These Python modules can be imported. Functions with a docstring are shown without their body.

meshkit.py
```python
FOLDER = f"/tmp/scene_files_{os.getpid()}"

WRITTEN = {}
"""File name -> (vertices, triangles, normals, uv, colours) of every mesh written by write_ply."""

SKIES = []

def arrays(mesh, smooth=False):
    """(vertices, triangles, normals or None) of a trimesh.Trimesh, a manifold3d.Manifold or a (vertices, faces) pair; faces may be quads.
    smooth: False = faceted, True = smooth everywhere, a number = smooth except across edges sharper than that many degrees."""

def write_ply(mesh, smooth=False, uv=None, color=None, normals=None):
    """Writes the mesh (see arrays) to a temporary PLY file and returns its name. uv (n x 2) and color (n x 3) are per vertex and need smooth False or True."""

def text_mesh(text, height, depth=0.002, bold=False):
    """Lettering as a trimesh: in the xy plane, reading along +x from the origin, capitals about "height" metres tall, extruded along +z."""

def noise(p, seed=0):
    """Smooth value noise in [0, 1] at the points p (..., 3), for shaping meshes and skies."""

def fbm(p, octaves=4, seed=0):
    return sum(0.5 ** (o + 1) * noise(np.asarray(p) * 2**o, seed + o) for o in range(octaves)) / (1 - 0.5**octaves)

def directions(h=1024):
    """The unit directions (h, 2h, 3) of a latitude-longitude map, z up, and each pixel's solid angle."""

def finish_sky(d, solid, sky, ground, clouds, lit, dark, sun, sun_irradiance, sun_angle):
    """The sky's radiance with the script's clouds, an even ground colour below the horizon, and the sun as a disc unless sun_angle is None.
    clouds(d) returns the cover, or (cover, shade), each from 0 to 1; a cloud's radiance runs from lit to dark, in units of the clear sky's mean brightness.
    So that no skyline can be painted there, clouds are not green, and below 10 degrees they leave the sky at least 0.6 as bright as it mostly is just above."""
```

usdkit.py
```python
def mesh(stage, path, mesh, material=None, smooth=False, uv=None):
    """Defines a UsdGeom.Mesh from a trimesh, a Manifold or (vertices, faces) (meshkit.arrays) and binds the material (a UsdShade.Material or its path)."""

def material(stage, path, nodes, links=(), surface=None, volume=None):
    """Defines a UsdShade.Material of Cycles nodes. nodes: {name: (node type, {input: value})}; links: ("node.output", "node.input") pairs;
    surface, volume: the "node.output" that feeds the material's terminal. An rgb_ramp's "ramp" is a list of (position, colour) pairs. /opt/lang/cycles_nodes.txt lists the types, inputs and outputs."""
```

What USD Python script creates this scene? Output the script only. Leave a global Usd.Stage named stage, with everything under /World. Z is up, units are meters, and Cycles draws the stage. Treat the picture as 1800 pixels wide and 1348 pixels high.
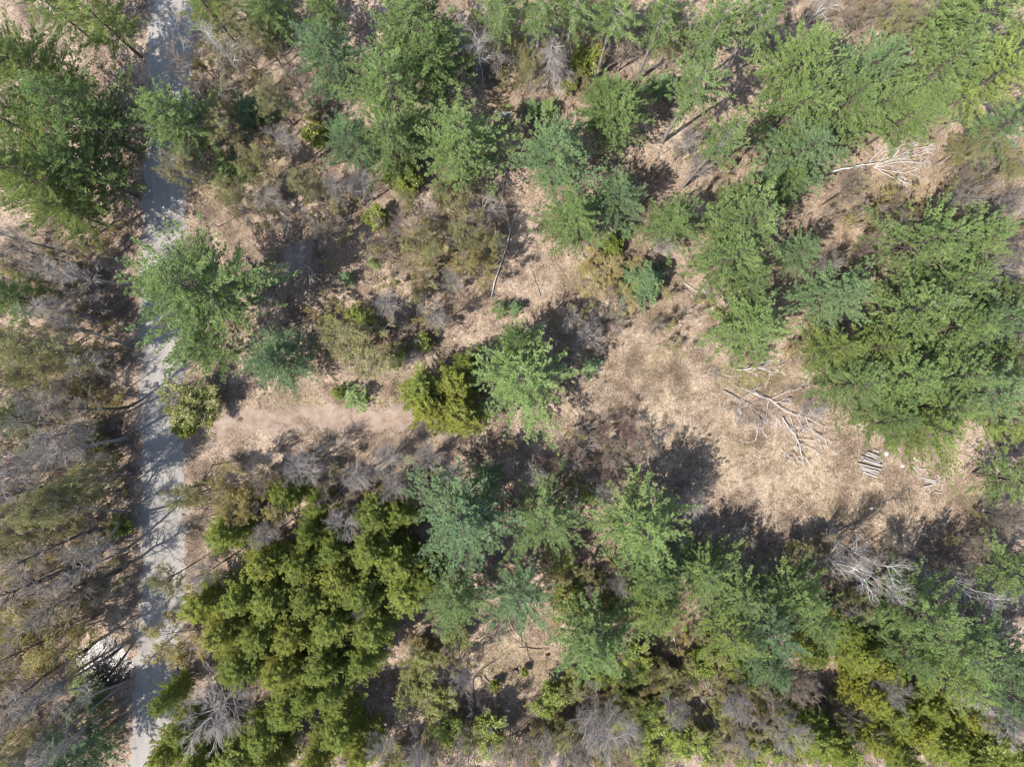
import math
import numpy as np
import trimesh
import usdkit
import meshkit
from pxr import Usd, UsdGeom, UsdLux, UsdShade, Gf, Sdf, Vt

stage = Usd.Stage.CreateInMemory()
UsdGeom.SetStageUpAxis(stage, UsdGeom.Tokens.z)
UsdGeom.SetStageMetersPerUnit(stage, 1.0)
UsdGeom.Xform.Define(stage, '/World')
UsdGeom.Scope.Define(stage, '/World/Looks')

# ---------------------------------------------------------------- camera, sky, sun, exposure
CAM_H = 85.0
cam = UsdGeom.Camera.Define(stage, '/World/camera')
cam.AddTranslateOp().Set(Gf.Vec3d(0, 0, CAM_H))
cam.CreateHorizontalApertureAttr(36.0)
cam.CreateVerticalApertureAttr(36.0 * 766 / 1024)
cam.CreateFocalLengthAttr(24.96)
cam.CreateClippingRangeAttr(Gf.Vec2f(0.5, 6000))
cam.GetExposureAttr().Set(0.98)

SUN_EL = math.radians(55.0)
SUN_AZ = np.array([-0.826, -0.563])                  # horizontal direction towards the sun (lower left of the photo)
SUN_AZ = SUN_AZ / np.linalg.norm(SUN_AZ)
SUN = np.array([SUN_AZ[0] * math.cos(SUN_EL), SUN_AZ[1] * math.cos(SUN_EL), math.sin(SUN_EL)])

usdkit.material(stage, '/World/Looks/sky_look', {
    's': ('sky_texture', {'sky_type': 'single_scattering', 'sun_disc': False, 'sun_elevation': SUN_EL,
                          'sun_rotation': math.atan2(SUN[0], SUN[1])}),
    'b': ('background_shader', {'strength': 0.15})}, [('s.color', 'b.color')], surface='b.background')
dome = UsdLux.DomeLight.Define(stage, '/World/sky')
UsdShade.MaterialBindingAPI.Apply(dome.GetPrim()).Bind(UsdShade.Material.Get(stage, '/World/Looks/sky_look'))
dome.GetPrim().SetCustomDataByKey('kind', 'structure')
sun = UsdLux.DistantLight.Define(stage, '/World/sun')
sun.CreateIntensityAttr(1.15)
sun.CreateAngleAttr(0.5)
sun.CreateNormalizeAttr(True)
sun.CreateColorAttr(Gf.Vec3f(1.0, 0.95, 0.88))
_z = Gf.Vec3d(*SUN)
_rot = Gf.Rotation(Gf.Vec3d(0, 0, 1), _z)
sun.AddTransformOp().Set(Gf.Matrix4d().SetRotate(_rot))

# ---------------------------------------------------------------- helpers
F = 1248.0


def ground_xy(px, py, z=0.0):
    """World x, y of the point at height z that stands at the photograph's pixel (1800 wide)."""
    s = F / (CAM_H - z)
    return (px - 900.0) / s, (674.0 - py) / s


def height(x, y):
    """Gentle lie of the land, flat under the road and hollow at the pond."""
    x, y = np.asarray(x, float), np.asarray(y, float)
    p = np.stack([x * 0.07, y * 0.07, np.zeros_like(x)], -1)
    q = np.stack([x * 0.5, y * 0.5, np.zeros_like(x)], -1)
    h = (meshkit.fbm(p, 3, 4) - 0.5) * 0.9 + (meshkit.fbm(q, 3, 9) - 0.5) * 0.22
    d = np.abs(x - road_x(y))
    h = h * np.clip((d - 2.6) / 5.0, 0.0, 1.0)
    d = np.hypot((x - POND[0]) * 0.95, y - POND[1])
    pond = np.exp(-(d / 3.15) ** 4)
    near = np.exp(-(d / 6.5) ** 4)
    ripple = (meshkit.fbm(np.stack([x * 0.8, y * 0.8, np.zeros_like(x)], -1), 3, 21) - 0.5) * 0.42
    return h * (1 - near) - 0.5 * pond + ripple * near


ROAD = np.array([(306, -700), (303, -300), (302, 0), (301, 150), (292, 330), (286, 480), (284, 640), (287, 800),
                 (289, 930), (286, 1060), (274, 1200), (264, 1348), (250, 1600), (225, 2000)], float)
_rx, _ry = ground_xy(ROAD[:, 0], ROAD[:, 1])


def road_x(y):
    return np.interp(-np.asarray(y, float), -_ry, _rx)


POND = ground_xy(178, 1165)

used = {}


def numbered(name):
    k = used.get(name, 0)
    used[name] = k + 1
    return name if k == 0 else f'{name}_{k:03d}'


def tag(prim, label=None, category=None, group=None, kind=None):
    for key, v in (('label', label), ('category', category), ('group', group), ('kind', kind)):
        if v:
            prim.SetCustomDataByKey(key, v)
    return prim


def raw_mesh(path, v, f, material, uv=None):
    m = UsdGeom.Mesh.Define(stage, path)
    m.CreatePointsAttr(Vt.Vec3fArray.FromNumpy(np.ascontiguousarray(v, np.float32)))
    m.CreateFaceVertexCountsAttr(Vt.IntArray.FromNumpy(np.full(len(f), f.shape[1], np.int32)))
    m.CreateFaceVertexIndicesAttr(Vt.IntArray.FromNumpy(np.ascontiguousarray(f, np.int32).ravel()))
    m.CreateSubdivisionSchemeAttr('none')
    lo, hi = v.min(0), v.max(0)
    m.CreateExtentAttr(Vt.Vec3fArray([Gf.Vec3f(*map(float, lo)), Gf.Vec3f(*map(float, hi))]))
    UsdShade.MaterialBindingAPI.Apply(m.GetPrim()).Bind(UsdShade.Material.Get(stage, '/World/Looks/' + material))
    return m


def smooth_mesh(path, v, f, material):
    usdkit.mesh(stage, path, (v, f), '/World/Looks/' + material, smooth=True)
    return UsdGeom.Mesh.Get(stage, path)


def join(parts):
    vs, fs, n = [], [], 0
    for v, f in parts:
        vs.append(v)
        fs.append(f + n)
        n += len(v)
    return np.vstack(vs), np.vstack(fs)


def unit(v):
    return v / np.maximum(np.linalg.norm(v, axis=-1, keepdims=True), 1e-9)


def segments(p0, p1, r0, r1, sides=3):
    """Open prisms from p0 to p1 (n,3) with radii r0, r1 (n)."""
    n = len(p0)
    d = unit(p1 - p0)
    ref = np.where(np.abs(d[:, 2:3]) > 0.9, np.array([[1.0, 0, 0]]), np.array([[0, 0, 1.0]]))
    a = unit(np.cross(d, ref))
    b = np.cross(d, a)
    ang = np.arange(sides) * 2 * math.pi / sides
    ring = np.cos(ang)[None, :, None] * a[:, None] + np.sin(ang)[None, :, None] * b[:, None]
    v = np.concatenate([p0[:, None] + ring * np.reshape(r0, (-1, 1, 1)), p1[:, None] + ring * np.reshape(r1, (-1, 1, 1))], 1)
    k = np.arange(sides)
    kn = (k + 1) % sides
    f = np.concatenate([np.stack([k, kn, kn + sides], 1), np.stack([k, kn + sides, k + sides], 1)])
    return v.reshape(-1, 3), (f[None] + (np.arange(n) * 2 * sides)[:, None, None]).reshape(-1, 3)


def polyline_tubes(P, r0, r1, sides=3):
    """P (n,k,3) polylines whose radius runs from r0 to r1 (scalars or (n,))."""
    n, k, _ = P.shape
    r0, r1 = np.broadcast_to(r0, n), np.broadcast_to(r1, n)
    t = np.linspace(0, 1, k)
    R = r0[:, None] * (1 - t) + r1[:, None] * t
    return segments(P[:, :-1].reshape(-1, 3), P[:, 1:].reshape(-1, 3), R[:, :-1].ravel(), R[:, 1:].ravel(), sides)


def along(P, i, s):
    """Points and directions at fraction s along polylines P[i]."""
    k = P.shape[1] - 1
    x = np.clip(s, 0, 0.9999) * k
    j = x.astype(int)
    a, b = P[i, j], P[i, j + 1]
    return a + (b - a) * (x - j)[:, None], unit(b - a)


def grow(rng, P, n, s_range, length, angle, up, k=3, wob=0.08, taper=0.6, flat=0.0):
    """n children for each polyline: returns (N*n, k+1, 3). length: parents' (N,) child length at s = 0; angle in radians."""
    N = len(P)
    i = np.repeat(np.arange(N), n)
    s = rng.uniform(*s_range, N * n)
    p, d = along(P, i, s)
    L = np.broadcast_to(length, N)[i] * (1 - taper * s) * rng.uniform(0.6, 1.25, N * n)
    r = unit(rng.normal(size=(N * n, 3)))
    side = unit(np.cross(d, r))
    if flat:
        side = unit(side * [1, 1, 1 - flat])
    a = angle * rng.uniform(0.7, 1.3, N * n)
    q = unit(d * np.cos(a)[:, None] + side * np.sin(a)[:, None])
    out = [p]
    for _ in range(k):
        q = unit(q + rng.normal(size=q.shape) * wob + np.array([0, 0, up]))
        out.append(out[-1] + q * (L / k)[:, None])
    return np.stack(out, 1)


def needles(rng, base, axis, n, length, width, spread):
    """n thin leaf triangles at every base point, around its axis."""
    N = len(base)
    d = unit(np.repeat(axis, n, 0) + rng.normal(size=(N * n, 3)) * spread)
    b = np.repeat(base, n, 0)
    side = unit(np.cross(d, np.array([0, 0, 1.0]) + rng.normal(size=(N * n, 3)) * 0.35))
    L = length * rng.uniform(0.6, 1.25, (N * n, 1))
    w = width * rng.uniform(0.7, 1.3, (N * n, 1))
    v = np.stack([b - side * w / 2, b + side * w / 2, b + d * L], 1).reshape(-1, 3)
    return v, np.arange(len(v)).reshape(-1, 3)


def leaf_quads(rng, base, size, lift=0.5):
    """Two-triangle leaf diamonds with random facing, leaning towards the sky."""
    N = len(base)
    nrm = unit(rng.normal(size=(N, 3)) + [0, 0, lift])
    a = unit(np.cross(nrm, rng.normal(size=(N, 3))))
    b = np.cross(nrm, a)
    L = size * rng.uniform(0.6, 1.3, (N, 1))
    v = np.stack([base - a * L, base + b * L * 0.55, base + a * L, base - b * L * 0.55], 1).reshape(-1, 3)
    q = np.arange(N)[:, None] * 4
    return v, np.vstack([q + [0, 1, 2], q + [0, 2, 3]])


# ---------------------------------------------------------------- materials
def foliage_look(name, dark, mid, light, translucency=0.3, scale=0.55):
    """Leaf colour that varies leaf by leaf, branch by branch and tree by tree."""
    usdkit.material(stage, '/World/Looks/' + name, {
        'g': ('geometry', {}), 'oi': ('object_info', {}),
        'n1': ('noise_texture', {'scale': scale, 'detail': 3.0}),
        'a': ('math', {'math_type': 'multiply_add', 'value2': 0.55, 'value3': 0.0}),
        'b': ('math', {'math_type': 'multiply_add', 'value2': 1.15}),
        'c': ('math', {'math_type': 'multiply_add', 'value2': 0.22}),
        'd': ('math', {'math_type': 'subtract', 'value2': 0.46}),
        'r': ('rgb_ramp', {'ramp': [(0.05, dark), (0.5, mid), (0.95, light)]}),
        'df': ('diffuse_bsdf', {}), 'tr': ('translucent_bsdf', {}),
        'gl': ('glossy_bsdf', {'roughness': 0.45, 'color': (0.9, 0.95, 1.0)}),
        'm1': ('mix_closure', {'fac': translucency}), 'm2': ('mix_closure', {'fac': 0.035})},
        [('g.position', 'n1.vector'), ('g.random_per_island', 'a.value1'), ('n1.fac', 'b.value1'), ('a.value', 'b.value3'),
         ('oi.random', 'c.value1'), ('b.value', 'c.value3'), ('c.value', 'd.value1'), ('d.value', 'r.fac'),
         ('r.color', 'df.color'), ('r.color', 'tr.color'),
         ('df.BSDF', 'm1.closure1'), ('tr.BSDF', 'm1.closure2'), ('m1.closure', 'm2.closure1'), ('gl.BSDF', 'm2.closure2')],
        surface='m2.closure')


foliage_look('pine_blue', (0.142, 0.215, 0.094), (0.262, 0.370, 0.150), (0.380, 0.480, 0.200))
foliage_look('pine_green', (0.160, 0.225, 0.070), (0.302, 0.405, 0.128), (0.435, 0.525, 0.172))
foliage_look('pine_yellow', (0.195, 0.245, 0.060), (0.350, 0.432, 0.112), (0.480, 0.550, 0.152))
foliage_look('olive_leaf', (0.175, 0.185, 0.045), (0.295, 0.300, 0.072), (0.410, 0.395, 0.105), 0.4)
foliage_look('cedar_green', (0.205, 0.250, 0.040), (0.395, 0.440, 0.074), (0.555, 0.565, 0.110), 0.5, 1.6)
foliage_look('cedar_gold', (0.235, 0.250, 0.034), (0.410, 0.425, 0.060), (0.550, 0.520, 0.092), 0.45, 0.9)
foliage_look('fresh_leaf', (0.170, 0.200, 0.032), (0.300, 0.330, 0.056), (0.410, 0.410, 0.084), 0.4)
foliage_look('bud_olive', (0.230, 0.218, 0.075), (0.360, 0.335, 0.120), (0.470, 0.425, 0.165), 0.4)
foliage_look('bud_gold', (0.290, 0.238, 0.070), (0.420, 0.345, 0.105), (0.510, 0.425, 0.140), 0.4)
foliage_look('bud_red', (0.160, 0.095, 0.075), (0.230, 0.140, 0.110), (0.300, 0.190, 0.145), 0.3)


def wood_look(name, dark, light, scale=3.0, stretch=1.0, rough=0.85):
    usdkit.material(stage, '/World/Looks/' + name, {
        'g': ('texture_coordinate', {}), 'gi': ('geometry', {}),
        'n': ('noise_texture', {'scale': scale, 'detail': 5.0, 'roughness': 0.65}),
        'mp': ('mapping', {'scale': (1.0, 1.0, stretch)}),
        'x': ('math', {'math_type': 'multiply_add', 'value2': 0.35}),
        'y': ('math', {'math_type': 'subtract', 'value2': 0.17}),
        'r': ('rgb_ramp', {'ramp': [(0.25, dark), (0.75, light)]}),
        'bp': ('bump', {'strength': 0.5, 'distance': 0.02}),
        'p': ('principled_bsdf', {'roughness': rough, 'specular_ior_level': 0.2})},
        [('g.object', 'mp.vector'), ('mp.vector', 'n.vector'), ('gi.random_per_island', 'x.value1'), ('n.fac', 'x.value3'),
         ('x.value', 'y.value1'), ('y.value', 'r.fac'), ('r.color', 'p.base_color'), ('n.fac', 'bp.height'), ('bp.normal', 'p.normal')],
        surface='p.BSDF')


wood_look('bark_brown', (0.085, 0.068, 0.055), (0.20, 0.165, 0.14))
wood_look('bark_grey', (0.20, 0.175, 0.155), (0.40, 0.36, 0.33))
wood_look('twig_tan', (0.21, 0.165, 0.125), (0.40, 0.325, 0.245))
wood_look('twig_grey', (0.19, 0.165, 0.14), (0.37, 0.33, 0.29))
wood_look('twig_red', (0.13, 0.085, 0.07), (0.26, 0.18, 0.15))
wood_look('birch_bark', (0.40, 0.375, 0.345), (0.68, 0.65, 0.61), 2.0, 3.0)
wood_look('dead_white', (0.38, 0.345, 0.315), (0.65, 0.60, 0.56))
wood_look('weathered_board', (0.24, 0.21, 0.19), (0.48, 0.44, 0.405), 6.0)
wood_look('dark_pole_wood', (0.06, 0.05, 0.045), (0.13, 0.11, 0.095), 4.0)
wood_look('pole_wood', (0.20, 0.20, 0.21), (0.36, 0.37, 0.38), 4.0)
wood_look('cut_end', (0.42, 0.33, 0.22), (0.60, 0.49, 0.34), 6.0)
wood_look('pale_stone', (0.40, 0.38, 0.36), (0.62, 0.60, 0.57), 5.0)

# the forest floor: last year's leaves, dry grass, moss and dust, mixed by the ground's own patches
usdkit.material(stage, '/World/Looks/forest_floor', {
    'g': ('geometry', {}), 'mk': ('attribute', {'attribute': 'cover'}), 'sp': ('separate_color', {}),
    'nb': ('noise_texture', {'scale': 0.16, 'detail': 6.0, 'roughness': 0.62}),
    'nm': ('noise_texture', {'scale': 1.1, 'detail': 5.0, 'roughness': 0.7}),
    'vf': ('voronoi_texture', {'scale': 11.0, 'randomness': 1.0}),
    'v2': ('voronoi_texture', {'scale': 5.0, 'randomness': 1.0}),
    'vb': ('separate_color', {}), 'vb2': ('separate_color', {}),
    'mx': ('math', {'math_type': 'multiply_add', 'value2': 0.62}), 'mx2': ('math', {'math_type': 'multiply_add', 'value2': 0.24}),
    'mx3': ('math', {'math_type': 'multiply_add', 'value2': 0.15}), 'nbs': ('math', {'math_type': 'multiply_add', 'value2': 0.7, 'value3': -0.35}),
    'leaf': ('rgb_ramp', {'ramp': [(0.22, (0.085, 0.064, 0.046)), (0.40, (0.200, 0.148, 0.106)), (0.60, (0.335, 0.255, 0.188)), (0.86, (0.510, 0.418, 0.325))]}),
    'grass': ('rgb_ramp', {'ramp': [(0.25, (0.135, 0.100, 0.062)), (0.48, (0.285, 0.218, 0.142)), (0.82, (0.450, 0.368, 0.260))]}),
    'moss': ('rgb_ramp', {'ramp': [(0.2, (0.090, 0.085, 0.030)), (0.55, (0.185, 0.170, 0.055)), (0.85, (0.300, 0.260, 0.105))]}),
    'dust': ('rgb_ramp', {'ramp': [(0.2, (0.200, 0.150, 0.120)), (0.8, (0.390, 0.320, 0.270))]}),
    'fg': ('math', {'math_type': 'multiply_add', 'value2': 0.9}), 'fm': ('math', {'math_type': 'multiply_add', 'value2': 1.0}),
    'fd': ('math', {'math_type': 'multiply_add', 'value2': 0.7}),
    'sg': ('map_range', {'from_min': 0.62, 'from_max': 0.98, 'clamp': True}), 'sm': ('map_range', {'from_min': 0.68, 'from_max': 1.05, 'clamp': True}),
    'sd': ('map_range', {'from_min': 0.55, 'from_max': 0.95, 'clamp': True}),
    'c1': ('mix_color', {'blend_type': 'mix'}), 'c2': ('mix_color', {'blend_type': 'mix'}), 'c3': ('mix_color', {'blend_type': 'mix'}),
    'bp': ('bump', {'strength': 0.9, 'distance': 0.06}),
    'p': ('principled_bsdf', {'roughness': 0.95, 'specular_ior_level': 0.1})},
    [('g.position', 'nb.vector'), ('g.position', 'nm.vector'), ('g.position', 'vf.vector'), ('g.position', 'v2.vector'),
     ('vf.color', 'vb.color'), ('v2.color', 'vb2.color'), ('vb2.r', 'mx3.value1'), ('nb.fac', 'nbs.value1'), ('nbs.value', 'mx3.value3'),
     ('vb.r', 'mx2.value1'), ('mx3.value', 'mx2.value3'), ('nm.fac', 'mx.value1'), ('mx2.value', 'mx.value3'),
     ('mx.value', 'leaf.fac'), ('mx.value', 'grass.fac'), ('mx.value', 'moss.fac'), ('mx.value', 'dust.fac'),
     ('mk.color', 'sp.color'), ('nb.fac', 'fg.value1'), ('sp.g', 'fg.value3'), ('nm.fac', 'fm.value1'), ('sp.b', 'fm.value3'),
     ('nm.fac', 'fd.value1'), ('sp.r', 'fd.value3'), ('fg.value', 'sg.value'), ('fm.value', 'sm.value'), ('fd.value', 'sd.value'),
     ('leaf.color', 'c1.a'), ('grass.color', 'c1.b'), ('sg.result', 'c1.fac'),
     ('c1.result', 'c2.a'), ('moss.color', 'c2.b'), ('sm.result', 'c2.fac'),
     ('c2.result', 'c3.a'), ('dust.color', 'c3.b'), ('sd.result', 'c3.fac'),
     ('c3.result', 'p.base_color'), ('mx.value', 'bp.height'), ('bp.normal', 'p.normal')], surface='p.BSDF')

usdkit.material(stage, '/World/Looks/gravel', {
    'g': ('geometry', {}), 'mp': ('mapping', {'scale': (1.0, 0.12, 1.0)}),
    'nb': ('noise_texture', {'scale': 0.9, 'detail': 6.0, 'roughness': 0.68}), 'nf': ('noise_texture', {'scale': 9.0, 'detail': 4.0, 'roughness': 0.8}),
    'x': ('math', {'math_type': 'multiply_add', 'value2': 0.45}), 'y': ('math', {'math_type': 'multiply', 'value2': 0.6}),
    'r': ('rgb_ramp', {'ramp': [(0.3, (0.125, 0.112, 0.098)), (0.55, (0.255, 0.236, 0.212)), (0.8, (0.375, 0.356, 0.332))]}),
    'bp': ('bump', {'strength': 0.35, 'distance': 0.02}), 'p': ('principled_bsdf', {'roughness': 0.9, 'specular_ior_level': 0.2})},
    [('g.position', 'mp.vector'), ('mp.vector', 'nb.vector'), ('g.position', 'nf.vector'), ('nf.fac', 'y.value1'), ('nb.fac', 'x.value1'), ('y.value', 'x.value3'),
     ('x.value', 'r.fac'), ('r.color', 'p.base_color'), ('nf.fac', 'bp.height'), ('bp.normal', 'p.normal')], surface='p.BSDF')
usdkit.material(stage, '/World/Looks/track_dirt', {
    'g': ('geometry', {}), 'nb': ('noise_texture', {'scale': 0.8, 'detail': 6.0, 'roughness': 0.7}), 'nf': ('noise_texture', {'scale': 8.0, 'detail': 4.0, 'roughness': 0.8}),
    'x': ('math', {'math_type': 'multiply_add', 'value2': 0.6}), 'y': ('math', {'math_type': 'multiply', 'value2': 0.4}),
    'r': ('rgb_ramp', {'ramp': [(0.36, (0.165, 0.118, 0.085)), (0.48, (0.245, 0.182, 0.138)), (0.58, (0.285, 0.230, 0.188)), (0.78, (0.360, 0.310, 0.268))]}),
    'bp': ('bump', {'strength': 0.5, 'distance': 0.03}), 'p': ('principled_bsdf', {'roughness': 0.95, 'specular_ior_level': 0.1})},
    [('g.position', 'nb.vector'), ('g.position', 'nf.vector'), ('nf.fac', 'y.value1'), ('nb.fac', 'x.value1'), ('y.value', 'x.value3'),
     ('x.value', 'r.fac'), ('r.color', 'p.base_color'), ('nf.fac', 'bp.height'), ('bp.normal', 'p.normal')], surface='p.BSDF')
usdkit.material(stage, '/World/Looks/pond_water', {
    'g': ('geometry', {}), 'n': ('noise_texture', {'scale': 5.5, 'detail': 3.0, 'roughness': 0.6}),
    'bp': ('bump', {'strength': 1.0, 'distance': 0.045}),
    'p': ('principled_bsdf', {'base_color': (0.060, 0.048, 0.036), 'roughness': 0.19, 'ior': 1.33, 'specular_ior_level': 0.5})},
    [('g.position', 'n.vector'), ('n.fac', 'bp.height'), ('bp.normal', 'p.normal')], surface='p.BSDF')


# ---------------------------------------------------------------- plants: one source per shape, kept as class prims
def source(name, parts):
    """parts: [(part name, (v, f), material)]. Returns the class prim's path."""
    path = f'/World/{name}_source'
    stage.CreateClassPrim(path)
    for part, (v, f), mat in parts:
        raw_mesh(f'{path}/{part}', v, f, mat)
    return path


def trunk_line(rng, H, lean=0.02, k=7):
    z = np.linspace(0, H, k)
    w = np.cumsum(rng.normal(size=(k, 2)) * lean * H / k, 0)
    w -= w[0]
    return np.column_stack([w, z])[None]


def conifer(name, seed, H, R, leaf, bark='bark_brown', crown_from=0.3, whorl=0.58, per_whorl=7, power=0.8, low=0.25, rise=(0.05, 0.75),
            tuft=(11, 0.20, 0.046, 0.6), gap=0.29, twig_len=0.25, ragged=0.28, sprays=0.25):
    """Trunk, whorls of branches with side twigs, and tufts of needles along them."""
    rng = np.random.default_rng(seed)
    T = trunk_line(rng, H)
    trunk = polyline_tubes(T, 0.014 * H + 0.03, 0.015, 8)
    zs = np.arange(H * crown_from, H * 0.985, whorl)
    z = np.repeat(zs, per_whorl) + rng.uniform(-0.3, 0.3, len(zs) * per_whorl) * whorl
    z = np.clip(z, 0.1 * H, 0.985 * H)
    t = np.clip((z - H * crown_from) / (H * (1 - crown_from)), 0, 1)
    n = len(z)
    az = np.repeat(rng.uniform(0, 6.28, len(zs)), per_whorl) + np.tile(np.arange(per_whorl) * 6.283 / per_whorl, len(zs)) + rng.normal(size=n) * 0.22
    lobe = 1 + ragged * np.sin(az * 3 + seed) * 0.6 + ragged * np.sin(az * 5 + 2 * seed) * 0.5
    prof = np.minimum((1 - t) ** power, 1.0) * np.clip(0.62 + t / low * 0.38, 0, 1)
    L = R * prof * lobe * rng.uniform(1 - 1.6 * ragged, 1 + ragged, n) + 0.25
    inc = rise[0] + (rise[1] - rise[0]) * t + rng.normal(size=n) * 0.1
    base, _ = along(np.repeat(T, n, 0), np.arange(n), z / H)
    k = 5
    pts = [base]
    for j in range(k):
        e = inc + 0.32 * (j / k) - 0.12
        d = np.column_stack([np.cos(az) * np.cos(e), np.sin(az) * np.cos(e), np.sin(e)])
        az = az + rng.normal(size=n) * 0.05
        pts.append(pts[-1] + d * (L / k)[:, None])
    B = np.stack(pts, 1)
    wood = [polyline_tubes(B, 0.012 + 0.0085 * L, 0.006, 3)]
    # side twigs
    cnt = np.maximum((2 * L * 0.85 / gap).astype(int), 2)
    i = np.repeat(np.arange(n), cnt)
    s = rng.uniform(0.16, 1.0, len(i))
    p, d = along(B, i, s)
    side = unit(np.cross(d, [0, 0, 1.0])) * np.where(rng.random(len(i)) < 0.5, 1, -1)[:, None]
    tl = twig_len * ((1 - s) * L[i] * 0.75 + 0.75) * rng.uniform(0.6, 1.25, len(i))
    q = unit(d * 0.95 + side * 0.65 + rng.normal(size=p.shape) * sprays * 0.5 + [0, 0, 0.18])
    W = np.stack([p, p + q * tl[:, None] * 0.5, p + q * tl[:, None] + [0, 0, 0.05]], 1)
    wood.append(polyline_tubes(W, 0.010, 0.004, 3))
    # tufts
    m = np.maximum(np.ceil(tl / 0.16).astype(int), 1)
    j = np.repeat(np.arange(len(W)), m)
    sp = rng.uniform(0.25, 1.05, len(j))
    a, ax = along(W, j, np.minimum(sp, 0.999))
    a = a + rng.normal(size=a.shape) * 0.05
    tips = B[:, -1]
    a = np.vstack([a, tips, tips, T[0, -1:]])
    tipd = unit(B[:, -1] - B[:, -2])
    ax = np.vstack([ax, tipd, tipd, [[0, 0, 1.0]]])
    ax = unit(ax + [0, 0, 0.45])
    nn, ln, wd, spd = tuft
    fol = needles(rng, a, ax, nn, ln, wd, spd)
    return source(name, [('trunk', trunk, bark), ('branches', join(wood), bark), ('foliage', fol, leaf)]), R, H


def bare_tree(name, seed, H, R, bark='bark_grey', twig='twig_grey', limbs=16, n2=6, n3=5, n4=3, angle=0.75, up=0.10, start=0.25, thick=1.0, lean=0.04,
              bud=None, buds=0, bud_size=0.055, stems=1, twigr=0.0085):
    """Leafless broadleaf tree: trunk, limbs, twigs to the fourth order, and buds or small leaves on them if asked for."""
    rng = np.random.default_rng(seed)
    Ts = []
    for k in range(stems):
        T = trunk_line(rng, H * rng.uniform(0.8, 1.0) if k else H, lean)
        if stems > 1:
            a = k * 6.283 / stems + rng.uniform(0, 1)
            T = T + np.stack([np.cos(a) * T[..., 2] * 0.22 + 0.15 * np.cos(a), np.sin(a) * T[..., 2] * 0.22 + 0.15 * np.sin(a), 0 * T[..., 2]], -1)
        Ts.append(T)
    T = np.concatenate(Ts)
    rt = (0.0095 * H + 0.015) * thick / math.sqrt(stems)
    trunk = polyline_tubes(T, rt, 0.014, 7)
    P1 = grow(rng, T, max(limbs // stems, 4), (start, 0.98), R * 1.25, angle, up, k=5, wob=0.10, taper=0.62)
    P2 = grow(rng, P1, n2, (0.2, 1.0), R * 0.55, 0.62, up * 0.7, k=3, wob=0.10, taper=0.5)
    P3 = grow(rng, P2, n3, (0.15, 1.0), R * 0.27, 0.6, up * 0.5, k=2, wob=0.08, taper=0.45)
    P4 = grow(rng, P3, n4, (0.2, 1.0), R * 0.15, 0.55, 0.03, k=1, wob=0.05, taper=0.3)
    branches = join([polyline_tubes(P1, rt * 0.42, 0.014, 4), polyline_tubes(P2, 0.028 * thick, 0.014, 3)])
    fine = join([polyline_tubes(P3, twigr * 1.6, twigr, 3), polyline_tubes(P4, twigr, twigr * 0.55, 3)])
    parts = [('trunk', trunk, bark), ('branches', branches, bark), ('twigs', fine, twig)]
    if bud:
        i = rng.integers(0, len(P4), buds)
        p, _ = along(P4, i, rng.uniform(0.2, 1.0, buds))
        p = p + rng.normal(size=p.shape) * 0.06
        parts.append(('foliage', leaf_quads(rng, p, bud_size), bud))
    return source(name, parts), R, H


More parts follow.
